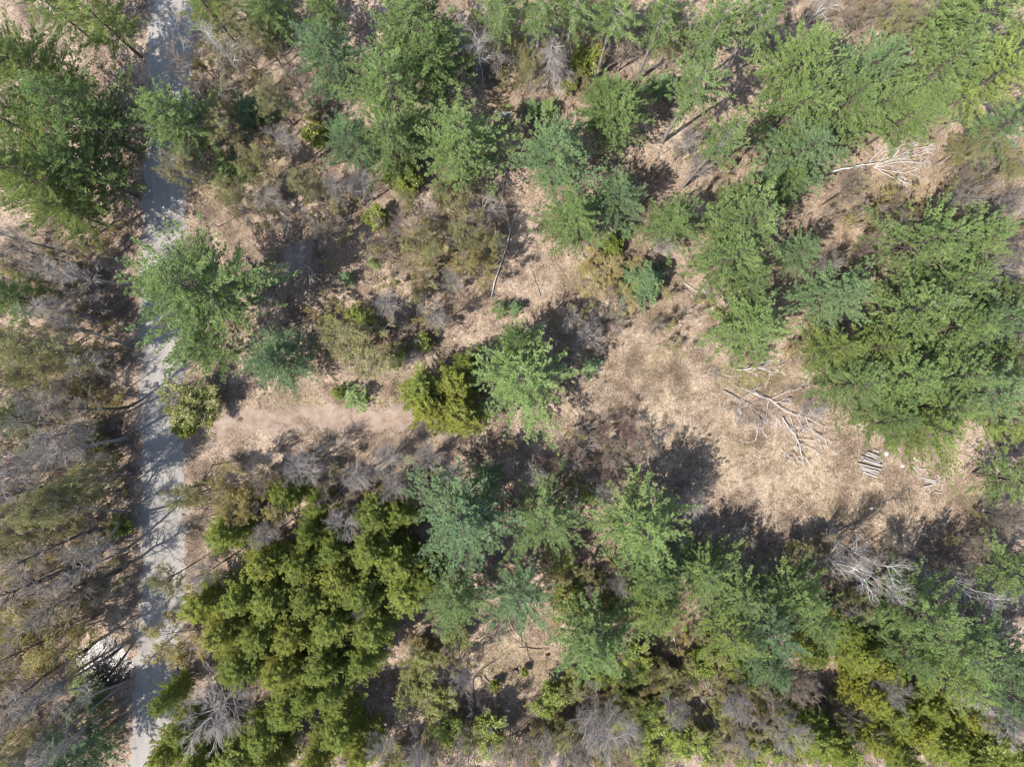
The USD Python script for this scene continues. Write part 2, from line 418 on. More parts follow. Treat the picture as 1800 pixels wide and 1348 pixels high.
def snag(name, seed, H, R, bark='dead_white', whorls=16, per=5, droop=-0.2):
    """Dead conifer: a bare spire with whorls of brittle grey branches."""
    rng = np.random.default_rng(seed)
    T = trunk_line(rng, H)
    n = whorls * per
    z = np.repeat(np.linspace(0.25, 0.97, whorls), per) + rng.normal(size=n) * 0.01
    b, _ = along(np.repeat(T, n, 0), np.arange(n), np.clip(z, 0.1, 0.99))
    az = rng.uniform(0, 6.28, n)
    L = R * (1.08 - z) / 0.8 * rng.uniform(0.45, 1.2, n)
    pts = [b]
    for j in range(4):
        e = droop + 0.16 * j + rng.normal(size=n) * 0.08
        pts.append(pts[-1] + np.column_stack([np.cos(az) * np.cos(e), np.sin(az) * np.cos(e), np.sin(e)]) * (L / 4)[:, None])
    B = np.stack(pts, 1)
    C = grow(rng, B, 7, (0.2, 1.0), R * 0.42, 0.7, 0.02, k=2, wob=0.12, taper=0.5)
    D = grow(rng, C, 4, (0.2, 1.0), R * 0.16, 0.6, 0.0, k=1, taper=0.3)
    return source(name, [('trunk', polyline_tubes(T, 0.012 * H + 0.02, 0.02, 7), bark), ('branches', polyline_tubes(B, 0.035, 0.012, 4), bark),
                         ('twigs', join([polyline_tubes(C, 0.013, 0.007, 3), polyline_tubes(D, 0.008, 0.005, 3)]), bark)]), R, H


def leafy(name, seed, H, R, leaf, bark='twig_tan', n=9000, size=0.085, stems=5, lumps=9):
    """Leafing shrub or small tree: several stems, twigs, and a lumpy crown of small leaves with gaps."""
    rng = np.random.default_rng(seed)
    T = []
    for k in range(stems):
        a, r = rng.uniform(0, 6.28), R * rng.uniform(0.15, 0.5)
        z = np.linspace(0, H * rng.uniform(0.7, 0.98), 5)
        T.append(np.column_stack([np.cos(a) * r * (z / H) ** 0.8, np.sin(a) * r * (z / H) ** 0.8, z]))
    T = np.stack(T)
    P1 = grow(rng, T, 9, (0.25, 1.0), R * 0.8, 0.75, 0.1, k=3, wob=0.12, taper=0.5)
    P2 = grow(rng, P1, 7, (0.2, 1.0), R * 0.36, 0.65, 0.08, k=2, wob=0.1, taper=0.4)
    P3 = grow(rng, P2, 3, (0.3, 1.0), R * 0.17, 0.6, 0.05, k=1)
    i = rng.integers(0, len(P3), n)
    p, _ = along(P3, i, rng.uniform(0.1, 1.0, n))
    p = p + rng.normal(size=p.shape) * 0.09
    ok = meshkit.noise(p * 1.6, seed) > 0.27
    return source(name, [('trunk', polyline_tubes(T, 0.03 + 0.008 * H, 0.012, 5), bark),
                         ('branches', join([polyline_tubes(P1, 0.022, 0.010, 3), polyline_tubes(P2, 0.010, 0.006, 3)]), bark),
                         ('foliage', leaf_quads(rng, p[ok], size), leaf)]), R, H


KIND = {}
for c, leaf in (('blue', 'pine_blue'), ('green', 'pine_green'), ('yellow', 'pine_yellow')):
    KIND['pine_' + c] = [
        conifer(f'white_pine_{c}_a', 11 + len(c), 16, 6.2, leaf),
        conifer(f'white_pine_{c}_b', 23 + len(c), 16, 6.2, leaf, power=0.62, low=0.35, ragged=0.30, per_whorl=5),
        conifer(f'white_pine_{c}_c', 37 + len(c), 16, 6.2, leaf, power=0.9, low=0.2, ragged=0.18, rise=(0.0, 0.9))]
KIND['grand_green'] = [conifer('great_pine_green', 45, 20, 9.2, 'pine_green', per_whorl=8, whorl=0.62, gap=0.34, tuft=(8, 0.21, 0.060, 0.6), twig_len=0.25, ragged=0.24, power=0.62, low=0.35)]
KIND['grand_yellow'] = [conifer('great_pine_yellow', 46, 20, 8.4, 'pine_yellow', per_whorl=8, whorl=0.62, gap=0.34, tuft=(8, 0.21, 0.060, 0.6), twig_len=0.25, ragged=0.26, power=0.66, low=0.3)]
KIND['high_pine'] = [conifer('tall_bare_stemmed_pine_a', 51, 19, 4.0, 'pine_green', crown_from=0.56, power=0.6, low=0.4, ragged=0.35, bark='bark_grey'),
                     conifer('tall_bare_stemmed_pine_b', 52, 19, 4.0, 'pine_green', crown_from=0.6, power=0.55, low=0.4, ragged=0.4, bark='bark_grey')]
KIND['young_pine'] = [conifer('young_pine_a', 61, 5, 1.6, 'pine_green', crown_from=0.08, whorl=0.42, per_whorl=5, power=0.9, ragged=0.32, tuft=(8, 0.24, 0.05, 0.8)),
                      conifer('young_pine_b', 62, 5, 1.6, 'pine_blue', crown_from=0.08, whorl=0.40, per_whorl=5, power=0.9, ragged=0.32, tuft=(8, 0.24, 0.05, 0.8))]
KIND['spruce'] = [conifer('blue_spruce', 71, 9, 2.7, 'pine_blue', crown_from=0.06, whorl=0.34, power=0.95, low=0.1, ragged=0.12, tuft=(10, 0.22, 0.06, 0.6), gap=0.26)]
KIND['cedar'] = [conifer(f'cedar_{k}', 81 + k, 9, 2.9, leaf, crown_from=0.1, whorl=0.34, per_whorl=7, power=0.42, low=0.3, rise=(0.2, 0.9), ragged=0.26,
                         tuft=(11, 0.135, 0.056, 1.1), gap=0.27, twig_len=0.36, sprays=0.9) for k, leaf in enumerate(['cedar_green', 'cedar_green', 'cedar_gold'])]
KIND['bush'] = [leafy('leafing_bush_a', 91, 3.2, 1.8, 'fresh_leaf'), leafy('leafing_bush_b', 92, 3.6, 1.8, 'fresh_leaf', n=8000)]
KIND['olive'] = [leafy('olive_shrub_a', 95, 6.0, 2.6, 'cedar_green', n=15000, size=0.075), leafy('olive_shrub_b', 96, 6.5, 2.6, 'olive_leaf', n=15000, size=0.065)]
KIND['bare'] = [bare_tree('bare_tree_a', 101, 12, 3.8), bare_tree('bare_tree_b', 102, 13, 3.4, limbs=20, angle=0.6, start=0.35),
                bare_tree('bare_tree_c', 103, 11, 3.8, twig='twig_tan', stems=3), bare_tree('bare_tree_d', 104, 12, 4.0, bark='bark_brown', twig='twig_tan', limbs=14, n2=7)]
KIND['slender'] = [bare_tree('slender_tree_a', 107, 18, 3.0, twig='twig_grey', limbs=18, n3=4, angle=0.42, up=0.12, start=0.42, thick=1.15), bare_tree('slender_tree_b', 108, 18, 3.2, bark='bark_brown', twig='twig_tan', limbs=18, n3=4, angle=0.5, up=0.10, start=0.38, thick=1.1),
                   bare_tree('slender_tree_c', 109, 18, 3.0, twig='twig_grey', limbs=16, n3=4, angle=0.4, up=0.14, start=0.4, stems=2, thick=1.2)]
KIND['grey'] = [bare_tree('grey_tree_a', 111, 10, 3.6, twig='bark_grey', limbs=20, n3=6, angle=0.9, up=0.05), bare_tree('grey_tree_b', 112, 10, 3.6, twig='bark_grey', limbs=24, n3=6, angle=0.9, up=0.06)]
KIND['budding'] = [bare_tree('budding_tree_a', 121, 11, 3.6, bud='bud_olive', buds=16000), bare_tree('budding_tree_b', 122, 10, 3.6, twig='twig_tan', stems=2, bud='bud_olive', buds=17000),
                   bare_tree('budding_tree_c', 123, 11, 3.6, bud='bud_olive', buds=15000, bark='bark_brown')]
KIND['golden'] = [bare_tree('golden_tree_a', 131, 8, 3.2, twig='twig_tan', stems=3, bud='bud_gold', buds=16000)]
KIND['red'] = [bare_tree('reddish_tree_a', 141, 6, 2.4, bark='twig_red', twig='twig_red', stems=3, bud='bud_red', buds=1500, bud_size=0.04)]
KIND['birch'] = [bare_tree('birch_a', 151, 13, 3.2, bark='birch_bark', twig='bark_grey', limbs=14, angle=0.55, up=0.12, n3=4, n4=3, lean=0.05, thick=0.75),
                 bare_tree('birch_b', 152, 12, 3.4, bark='birch_bark', twig='bark_grey', limbs=12, angle=0.7, up=0.07, n3=4, n4=3, start=0.5, thick=0.75)]
KIND['snag'] = [snag('dead_conifer_a', 161, 11, 2.4, bark='bark_grey'), snag('dead_conifer_b', 162, 10, 2.2, bark='bark_grey')]
KIND['sapling'] = [bare_tree(f'sapling_{k}', 171 + k, 5.0, 1.3, bark='twig_tan' if k % 2 else 'twig_grey', twig=['twig_grey', 'twig_tan', 'twig_grey'][k], limbs=10, n2=4, n3=3, n4=3, angle=0.5, twigr=0.006,
                             stems=1 + (k == 2) * 2) for k in range(3)]
KIND['bud_sapling'] = [bare_tree(f'budding_sapling_{k}', 181 + k, 4.2, 1.3, bark='twig_tan', twig='twig_tan', limbs=10, n2=4, n3=3, n4=3, angle=0.55, bud=b, buds=1800, bud_size=0.05, stems=1 + k, twigr=0.006)
                       for k, b in enumerate(['bud_olive', 'bud_gold', 'bud_olive'])]
PART_NAME = dict(pine_blue='white_pine', pine_green='white_pine', pine_yellow='white_pine', high_pine='white_pine', grand_green='white_pine', grand_yellow='white_pine', young_pine='young_pine', spruce='spruce_tree', cedar='cedar_tree', bush='leafing_bush',
                 olive='leafing_shrub', bare='bare_tree', slender='bare_tree', grey='bare_tree', budding='budding_tree', golden='budding_tree', red='bare_shrub', birch='birch_tree', snag='dead_conifer')
CATEGORY = dict(white_pine='pine tree', young_pine='pine tree', spruce_tree='spruce tree', cedar_tree='cedar tree', leafing_bush='bush', leafing_shrub='shrub', bare_tree='bare tree', budding_tree='tree',
                bare_shrub='shrub', birch_tree='birch tree', dead_conifer='dead tree')
WIDER = dict(pine_blue=1.5, pine_green=1.48, pine_yellow=1.48, grand_green=1.28, grand_yellow=1.3, high_pine=1.2, young_pine=1.2, spruce=1.12, cedar=1.18, bush=1.25, olive=1.42, budding=1.1, bare=1.1, slender=1.15, golden=1.2, red=1.15)
_pick = np.random.default_rng(5)


def plant(kind, cx, cy, r, label, H=None, group=None, variant=None, at=0.6, lean=None):
    """One tree: its crown centre shows at pixel (cx, cy) with radius r px; H metres tall."""
    srcs = KIND[kind]
    path, R0, H0 = srcs[int(_pick.integers(len(srcs))) if variant is None else variant % len(srcs)]
    if H is None:
        H = {'young_pine': 1.2 + 0.10 * r, 'spruce': 2 + 0.13 * r, 'bush': 1.0 + 0.065 * r, 'olive': 2 + 0.08 * r, 'cedar': 4 + 0.11 * r,
             'red': 2 + 0.09 * r, 'golden': 3 + 0.08 * r}.get(kind, 6.5 + 0.105 * r)
    hc = (0.78 if kind == 'high_pine' else at) * H
    x, y = ground_xy(cx, cy, hc)
    R = r * (CAM_H - hc) / F * WIDER.get(kind, 1.08)
    side = -1.0 if cx < 250 else 1.0
    if abs(x - float(road_x(y))) < 3.5 or (side < 0 and x > float(road_x(y)) - 3.5 and cx < 250):
        x = float(road_x(y)) + side * _pick.uniform(3.5, 4.6)      # nothing grows on the road
    z = float(height(np.array([x]), np.array([y]))[0]) - 0.03
    name = numbered(PART_NAME[kind])
    xf = UsdGeom.Xform.Define(stage, '/World/' + name)
    xf.AddTranslateOp().Set(Gf.Vec3d(float(x), float(y), z))
    if lean:
        xf.AddRotateXYZOp().Set(Gf.Vec3f(lean[0], lean[1], float(_pick.uniform(0, 360))))
    else:
        xf.AddRotateZOp().Set(float(_pick.uniform(0, 360)))
    xf.AddScaleOp().Set(Gf.Vec3f(R / R0, R / R0, H / H0))
    p = xf.GetPrim()
    p.GetReferences().AddInternalReference(path)
    p.SetInstanceable(True)
    return tag(p, label, CATEGORY[PART_NAME[kind]], group)


# ---------------------------------------------------------------- ground, road, driveway, pond
def axis_values(lo, hi, step, far):
    mid = np.arange(lo, hi + step / 2, step)
    out = step * np.cumsum(1.22 ** np.arange(1, 36))
    out = out[out < far - abs(hi)]
    return np.concatenate([lo - out[::-1], mid, hi + out])


# soft-edged patches of ground cover seen in the photo: (px, py, rx, ry, strength)
DRY_GRASS = [(1150, 690, 120, 110, 0.42), (1060, 610, 80, 60, 0.36), (1250, 800, 150, 90, 0.44), (1410, 830, 150, 80, 0.46), (1520, 900, 140, 90, 0.42), (1130, 560, 70, 70, 0.34),
             (1620, 340, 190, 90, 0.36), (1500, 400, 120, 70, 0.36), (1470, 20, 60, 40, 0.5), (915, 1165, 70, 55, 0.75), (760, 430, 120, 60, 0.26), (960, 460, 60, 60, 0.3), (1090, 480, 70, 40, 0.36),
             (430, 130, 70, 90, 0.3), (1700, 880, 100, 60, 0.3), (365, 350, 30, 40, 0.5), (1000, 690, 60, 40, 0.3), (640, 740, 160, 30, 0.2), (1100, 1160, 120, 60, 0.3), (1300, 1250, 160, 90, 0.28)]
MOSS = [(820, 450, 90, 50, 0.26), (470, 300, 90, 70, 0.24), (640, 560, 100, 40, 0.22), (1150, 640, 60, 40, 0.2), (1560, 350, 120, 50, 0.28), (700, 800, 90, 30, 0.22), (745, 440, 80, 40, 0.34), (1060, 490, 80, 40, 0.34), (1320, 660, 90, 40, 0.38), (1700, 400, 80, 40, 0.3), (400, 100, 60, 60, 0.28), (900, 1180, 90, 60, 0.2), (1170, 1170, 150, 70, 0.32), (1330, 1270, 180, 80, 0.34),
        (1470, 900, 60, 40, 0.22), (520, 715, 60, 30, 0.26), (640, 700, 50, 20, 0.28), (1280, 780, 60, 40, 0.18), (130, 1010, 120, 120, 0.2), (90, 680, 110, 110, 0.25), (1700, 870, 60, 30, 0.3)]
DUST = [(400, 785, 80, 22, 0.32), (480, 775, 80, 22, 0.3), (345, 765, 40, 26, 0.5), (420, 745, 70, 24, 0.5), (500, 735, 70, 26, 0.45), (590, 735, 70, 26, 0.45), (690, 738, 70, 28, 0.45), (780, 750, 50, 26, 0.4), (285, 690, 60, 420, 0.18), (285, 1100, 60, 400, 0.2), (1180, 600, 60, 60, 0.12)]


def cover(x, y):
    px, py = 900 + x * F / CAM_H, 674 - y * F / CAM_H
    out = []
    for blobs in (DUST, DRY_GRASS, MOSS):
        m = np.zeros_like(px)
        for a, b, rx, ry, s in blobs:
            m = np.maximum(m, (0.86 if blobs is DRY_GRASS else 1.0) * s * np.exp(-(((px - a) / rx) ** 2 + ((py - b) / ry) ** 2) ** 1.5))
        out.append(m)
    return np.stack(out, -1)


gx, gy = axis_values(-66, 66, 0.5, 2500), axis_values(-50, 50, 0.5, 2500)
GX, GY = np.meshgrid(gx, gy, indexing='ij')
flat = np.clip((np.hypot(GX, GY) - 120) / 200, 0, 1)
GZ = height(GX, GY) * (1 - flat)
gv = np.stack([GX, GY, GZ], -1).reshape(-1, 3)
I = np.arange(len(gx) * len(gy)).reshape(len(gx), len(gy))
gf = np.stack([I[:-1, :-1], I[1:, :-1], I[1:, 1:], I[:-1, 1:]], -1).reshape(-1, 4)
g = raw_mesh('/World/ground', gv, gf, 'forest_floor')
UsdGeom.PrimvarsAPI(g).CreatePrimvar('cover', Sdf.ValueTypeNames.Color3fArray, 'vertex').Set(Vt.Vec3fArray.FromNumpy(cover(GX, GY).reshape(-1, 3).astype(np.float32)))
tag(g.GetPrim(), 'forest floor of brown fallen leaves with dry grass and moss', kind='structure')


def strip(path, cx, cy, half, lift, material, seed, edge=0.35):
    """A ragged-edged sheet along the line cx, cy (world), half metres to each side."""
    n = len(cx)
    d = unit(np.stack([np.gradient(cx), np.gradient(cy)], -1))
    nx, ny = -d[:, 1], d[:, 0]
    k = 13
    t = np.linspace(-1, 1, k)
    s = np.arange(n) * 1.6
    wl = half + (meshkit.fbm(np.stack([s * 0.35, 0 * s, 0 * s], -1), 3, seed) - 0.5) * 2 * edge + (meshkit.noise(np.stack([s * 2.1, 0 * s, 0 * s], -1), seed) - .5) * edge * .5
    wr = half + (meshkit.fbm(np.stack([s * 0.35, 0 * s + 7, 0 * s], -1), 3, seed) - 0.5) * 2 * edge + (meshkit.noise(np.stack([s * 2.1, 0 * s + 5, 0 * s], -1), seed) - .5) * edge * .5
    w = np.where(t[None] > 0, wl[:, None], wr[:, None]) * t[None]
    X, Y = cx[:, None] + nx[:, None] * w, cy[:, None] + ny[:, None] * w
    Z = height(X, Y) + lift - 0.02 * np.abs(t[None]) ** 6
    I = np.arange(n * k).reshape(n, k)
    f = np.stack([I[:-1, :-1], I[:-1, 1:], I[1:, 1:], I[1:, :-1]], -1).reshape(-1, 4)
    n0 = np.cross([d[0, 0], d[0, 1], 0], [-d[0, 1], d[0, 0], 0])[2]
    return raw_mesh(path, np.stack([X, Y, Z], -1).reshape(-1, 3), f[:, ::-1] if n0 < 0 else f, material)


ys = np.arange(-90, 95, 0.5)
tag(strip('/World/road', road_x(ys), ys, 2.62, 0.045, 'gravel', 3, 0.55).GetPrim(), 'pale grey gravel road running the height of the photo on the left', kind='structure')
DP = np.array([(312, 768), (400, 748), (480, 737), (560, 733), (640, 733), (720, 738), (790, 752), (850, 775)], float)
dx, dy = ground_xy(DP[:, 0], DP[:, 1])
u = np.linspace(0, len(dx) - 1, 90)
dcx, dcy = np.interp(u, np.arange(len(dx)), dx), np.interp(u, np.arange(len(dx)), dy)
tag(strip('/World/driveway', dcx, dcy, np.interp(u, [0, 1, 3, 5, 7], [2.9, 1.5, 1.45, 1.5, 0.6]), 0.03, 'track_dirt', 8, 0.7).GetPrim(),
    'faint pinkish grey dirt driveway leading off the gravel road', kind='structure')

# the pond: an uneven sheet of still water
pa = np.linspace(0, 2 * math.pi, 48, endpoint=False)
qx, qy = POND[0] + 4.3 * np.cos(pa), POND[1] + 4.1 * np.sin(pa)
pv = np.column_stack([np.append(qx, POND[0]), np.append(qy, POND[1]), np.full(len(qx) + 1, -0.20)])
k = np.arange(len(qx))
pf = np.stack([k, (k + 1) % len(qx), np.full(len(qx), len(qx))], 1)
if np.cross(pv[pf[0, 1]] - pv[pf[0, 0]], pv[pf[0, 2]] - pv[pf[0, 0]])[2] < 0:
    pf = pf[:, ::-1]
tag(raw_mesh('/World/pond_water', pv, pf, 'pond_water').GetPrim(), 'small pool of rippled water glittering in the sun left of the road', kind='structure')


# ---------------------------------------------------------------- the trees, by the place of their crowns in the photograph
PB, PG, PY, HP, YP = 'pine_blue', 'pine_green', 'pine_yellow', 'high_pine', 'young_pine'
PINES = [
    # left edge, above
    ('grand_yellow', 55, 125, 88, 20, 'huge sunlit yellow-green pine at the left edge, upper one of the big left clump'),
    (PG, 140, 205, 78, 19, 'dark green pine in the shaded right half of the big clump left of the road'),
    ('grand_yellow', 60, 315, 92, 20, 'huge sunlit yellow-green pine at the left edge, lower one of the big left clump'),
    (PG, 160, 300, 58, 17, 'dark ragged pine at the right tip of the left clump, above the black road-side shade'),
    (PY, 125, 372, 52, 15, 'pale yellow-green pine at the lower tip of the left clump'),
    (PY, 198, 28, 58, 16, 'yellow-green pine at the top edge just left of the gravel road'),
    (PG, 12, 215, 52, 18, 'green pine cut by the left edge between the two huge sunlit pines'),
    (PG, 88, 10, 44, 14, 'green pine cut by the top edge in the upper left corner'),
    (PG, 15, 520, 46, 14, 'dark pine cut by the left edge beside the grey dead spire'),
    (PG, 12, 735, 32, 12, 'small dark pine at the left edge halfway down, below the olive trees'),
    # along the road
    (PG, 308, 215, 62, 15, 'mid-green pine whose crown hangs over the upper part of the road'),
    ('grand_green', 352, 512, 124, 21, 'very large dark green pine covering the middle of the road'),
    (PG, 370, 615, 46, 13, 'low green pine tucked against the lower edge of the very large road-side pine'),
    (PB, 486, 632, 60, 13, 'lone blue-green pine just above the start of the dirt driveway'),
    (YP, 440, 197, 32, None, 'small lone young pine between the road pine and the bluish pine near the top'),
    (YP, 392, 296, 30, None, 'thin pale young pine right of the upper road, among bare saplings'),
    (YP, 428, 300, 18, None, 'tiny young pine right beside the thin pale one near the upper road'),
    (PY, 365, 14, 44, 13, 'yellow-green pine at the top edge on the right bank of the road'),
    (PG, 470, 22, 48, 13, 'mottled green pine at the top edge, second tree right of the road'),
    (PB, 580, 105, 62, 15, 'bluish pine standing alone left of the tall green column of pines near the top'),
    # column of pines left of the power pole
    (PG, 725, 55, 82, 18, 'large green pine at the head of the tall column of pines, top centre left'),
    (PG, 765, 118, 52, 16, 'green pine on the right flank of the column of pines, above its bare birch'),
    (PG, 688, 165, 70, 17, 'large green pine in the middle of the column of pines left of the power pole'),
    (PG, 690, 250, 58, 15, 'green pine near the foot of the column of pines, above the bright yellow bush'),
    (PB, 622, 252, 52, 14, 'dark blue-green pine at the lower left of the column of pines'),
    (PG, 572, 22, 36, 12, 'small grey-green pine at the top edge left of the column of pines'),
    (PG, 815, 258, 80, 16, 'broad full green pine immediately left of the power pole'),
    # right of the power pole
    (PB, 975, 275, 68, 17, 'broad blue-green pine immediately right of the power pole'),
    (PG, 1008, 385, 58, 14, 'lighter green pine below the blue-green one, above the bright green sapling'),
    (PG, 1085, 198, 62, 15, 'green pine with pointed fingers up and right of the blue-green pole-side pine'),
    (PG, 1062, 178, 40, 13, 'narrow green pine between the fingered pine and the grey dead conifer'),
    (PB, 1085, 345, 50, 13, 'blue-green pine on the right of the group right of the power pole'),
    (PG, 1180, 390, 50, 12, 'loose grey-green pine between the pole group and the big clump at centre right'),
    ('spruce', 1134, 492, 43, 7, 'compact blue spruce standing alone at the upper edge of the clearing'),
    (YP, 1165, 148, 22, None, 'small dark young pine between bare trunks at top centre right'),
    (YP, 1100, 405, 16, None, 'tiny dark green pine right of the lighter green pine, near its foot'),
    (YP, 936, 188, 16, None, 'tiny dark young pine just right of the power pole, left of two'),
    (YP, 962, 190, 18, None, 'tiny dark young pine just right of the power pole, right of two'),
    # top edge, tall pines with bare stems
    (HP, 880, 22, 46, 17, 'olive-tinged tall pine at the top edge above the bare white birch'),
    (HP, 950, 10, 50, 19, 'tall grey-green pine at the top edge, directly above the grey dead conifer'),
    (HP, 1010, 8, 44, 20, 'tall pine at the top edge with a long bare stem beside the dead conifer'),
    (HP, 1080, 22, 46, 19, 'tall bare-stemmed pine at the top edge, at centre right, nearest to the dead conifer'),
    (HP, 1165, 30, 44, 19, 'tall bare-stemmed pine at the top edge, next right after the centre one'),
    (HP, 1255, 55, 58, 20, 'tall pine with layered pale green crown at the top edge right of centre'),
    (HP, 1222, 155, 52, 20, 'tall pale green pine leaning out over the black blotch of shade, upper right'),
    (HP, 1335, 28, 46, 22, 'tall grey-green pine on a long bare stem near the straw patch at the top edge'),
    (HP, 1275, 242, 42, 22, 'sparse tall pine with its bare stem showing, left of the big pale pine mass'),
    # big pale pine mass, upper right
    (PG, 1400, 112, 64, 17, 'pale green pine at the upper left of the big pale pine mass'),
    (PB, 1528, 125, 58, 16, 'smooth blue-green pine at the upper right of the big pale pine mass'),
    (PG, 1395, 195, 60, 17, 'pale green pine on the left side of the big pale pine mass'),
    (PG, 1470, 195, 66, 17, 'pale green pine in the heart of the big pale pine mass'),
    (PB, 1405, 275, 66, 15, 'smooth pale blue-green pine at the lower left of the big pale pine mass'),
    (PG, 1535, 195, 46, 15, 'green pine bridging the pale pine mass and the right-hand wood'),
    (PG, 1380, 325, 36, 12, 'small green pine at the lowest tip of the big pale pine mass'),
    # upper right corner
    (PG, 1640, 130, 66, 17, 'dense green pine at the left side of the wood in the upper right corner'),
    (PG, 1612, 195, 54, 16, 'dense green pine at the lower left of the wood in the upper right corner'),
    (PG, 1715, 42, 72, 18, 'large dense green pine in the upper right corner, top one'),
    (PG, 1782, 90, 58, 18, 'green pine cut by the right edge in the upper right corner'),
    (PY, 1722, 150, 60, 17, 'yellowish green pine in the middle of the wood in the upper right corner'),
    (PB, 1765, 222, 48, 15, 'blue-green pine at the lower right of the wood in the upper right corner'),
    (PG, 1672, 20, 40, 15, 'small green pine at the top edge of the wood in the upper right corner'),
    # clump at centre right
    (PG, 1305, 395, 74, 16, 'big feathery green pine at the head of the clump above the clearing'),
    (PG, 1278, 455, 60, 15, 'green pine in the middle of the clump above the clearing, over the bare white branch'),
    (PB, 1402, 445, 38, 12, 'small blue-green pine right of the big feathery pine'),
    (PG, 1290, 350, 30, 11, 'little blue-green pine peeking out above the big feathery pine'),
    (PG, 1318, 572, 68, 14, 'broad green pine jutting into the clearing, above the white fallen branches'),
    (PG, 1310, 500, 40, 13, 'dark green pine between the middle pine and the broad pine jutting into the clearing'),
    (PB, 1465, 520, 62, 15, 'blue-green pine on the left shoulder of the great right-hand wood'),
    # great right-hand wood
    (PG, 1620, 428, 72, 17, 'big pine at the upper left of the great right-hand wood'),
    (PG, 1705, 425, 58, 16, 'darker pine at the top of the right-hand wood, left of the grey dead fan'),
    (PG, 1660, 495, 56, 16, 'pine below the pair at the top of the great right-hand wood'),
    (PG, 1590, 545, 68, 17, 'large pine in the upper middle of the great right-hand wood'),
    (PG, 1672, 575, 62, 17, 'large pine at the very centre of the great right-hand wood'),
    (PB, 1748, 560, 48, 15, 'blue-green pine on the right side of the great right-hand wood, below the dark hollow'),
    (PG, 1782, 625, 48, 15, 'pine cut by the right edge of the photo, halfway down'),
    (PY, 1462, 612, 46, 13, 'yellow-green pine at the left tip of the great right-hand wood'),
    (PY, 1535, 610, 44, 14, 'yellow-green pine just right of the wood\'s left tip'),
    (PG, 1490, 675, 56, 14, 'pale grey-green pine above the white brush pile on the wood\'s left flank'),
    (PG, 1580, 665, 62, 16, 'large pine in the lower middle of the great right-hand wood'),
    (PG, 1658, 660, 56, 16, 'pine to the right of the lower middle of the great right-hand wood'),
    (PB, 1715, 690, 60, 16, 'blue-green pine in the lower right part of the great right-hand wood'),
    (PG, 1560, 735, 48, 14, 'green pine above the row of old logs'),
    (PY, 1620, 755, 62, 15, 'yellow-green pine right above the scattered grey boards'),
    (PY, 1770, 735, 52, 14, 'yellow-green pine at the right edge above the small black hollow'),
    (PG, 1640, 715, 44, 15, 'green pine wedged above the yellow-green pine near the boards'),
    (PG, 1785, 845, 46, 12, 'ragged pine at the right edge, below the black hollow'),
    (PG, 1778, 1005, 52, 13, 'loose green pine at the right edge above the dark corner wood'),
    (PG, 1762, 520, 34, 13, 'spiky small pine beside the dark hollow at the right edge'),
    # centre
    (PG, 914, 668, 84, 15, 'tall full green pine in the very centre of the photo beside golden cedars'),
    (PG, 905, 600, 34, 14, 'narrow pointed pine behind the central pine, its tip reaching up'),
    (YP, 1037, 645, 17, None, 'tiny lone pine in the shade right of the central pine'),
    (YP, 622, 698, 24, None, 'low pale green young pine above the dirt driveway'),
    (YP, 608, 488, 13, None, 'tiny young pine on the leaf floor right of the very large road-side pine'),
    (YP, 655, 462, 11, None, 'tiny faint pine on the open leaf floor left of centre'),
    (YP, 880, 543, 15, None, 'small bright evergreen left of a pair above the central pine'),
    (YP, 906, 541, 13, None, 'small bright evergreen right of a pair above the central pine'),
    # lower middle
    (PB, 815, 912, 90, 16, 'large rounded blue-green pine below the centre, left of a row of three'),
    (PG, 957, 908, 66, 14, 'bushy green pine in the middle of the row of three below the centre'),
    (PG, 1122, 928, 80, 17, 'broad ragged green pine on the right of the row of three below the centre'),
    (PB, 858, 842, 28, 11, 'dark little pine behind the upper right of the large rounded blue-green pine'),
    (PG, 800, 1045, 62, 13, 'dull olive-green pine under the large rounded blue-green pine'),
    (PB, 912, 1045, 62, 15, 'soft blue-green pine above the straw-coloured opening'),
    (PG, 1040, 1128, 72, 15, 'green pine leaning over the right side of the straw-coloured opening'),
    (PG, 1145, 1010, 54, 14, 'green pine just below the broad ragged pine of the row of three'),
    (PY, 1150, 1068, 58, 14, 'yellow-green pine below the broad ragged pine, left of the lower wood'),
    (PG, 1235, 1003, 56, 12, 'bright green pine at the upper left of the lower wood'),
    (PG, 1292, 1042, 60, 12, 'green pine in the middle of the lower wood'),
    (PG, 1400, 1045, 52, 14, 'green pine at the right of the lower wood, below the white bare trees'),
    (PB, 1345, 1105, 56, 15, 'pale blue-green pine in the lower wood above the bleached stems'),
    (PY, 1275, 1110, 48, 14, 'pale yellow-green pine at the lower left of the lower wood'),
    (PB, 1345, 1165, 44, 14, 'pale soft pine at the lowest tip of the lower wood'),
    (PG, 1430, 1090, 42, 13, 'small yellowish pine at the lower right of the lower wood'),
    (PG, 1610, 1070, 66, 17, 'spiky green pine at the upper left of the lower right wood'),
    (PG, 1652, 1125, 66, 17, 'large green pine in the middle of the lower right wood'),
    (PY, 1660, 1185, 56, 16, 'yellow-green pine on the lower side of the lower right wood'),
    (PB, 1765, 1160, 62, 18, 'dark blue-green pine at the right edge of the lower right wood'),
    (PB, 1770, 1215, 52, 17, 'dark pine below the dark blue-green one at the right edge'),
    (PG, 1590, 1145, 46, 15, 'green pine on the left of the lower right wood beside golden cedars'),
    # bottom left
    (PB, 120, 1338, 66, 15, 'very dark pine in deep shade at the bottom edge, left of the road'),
    (PG, 142, 1204, 26, 3.5, 'small dark green pine just below the glittering pool'),
    (PG, 165, 1234, 24, 3.5, 'second small dark pine below the glittering pool, nearer the bottom'),
]
for kind, cx, cy, r, H, label in PINES:
    plant(kind, cx, cy, r, label, H)

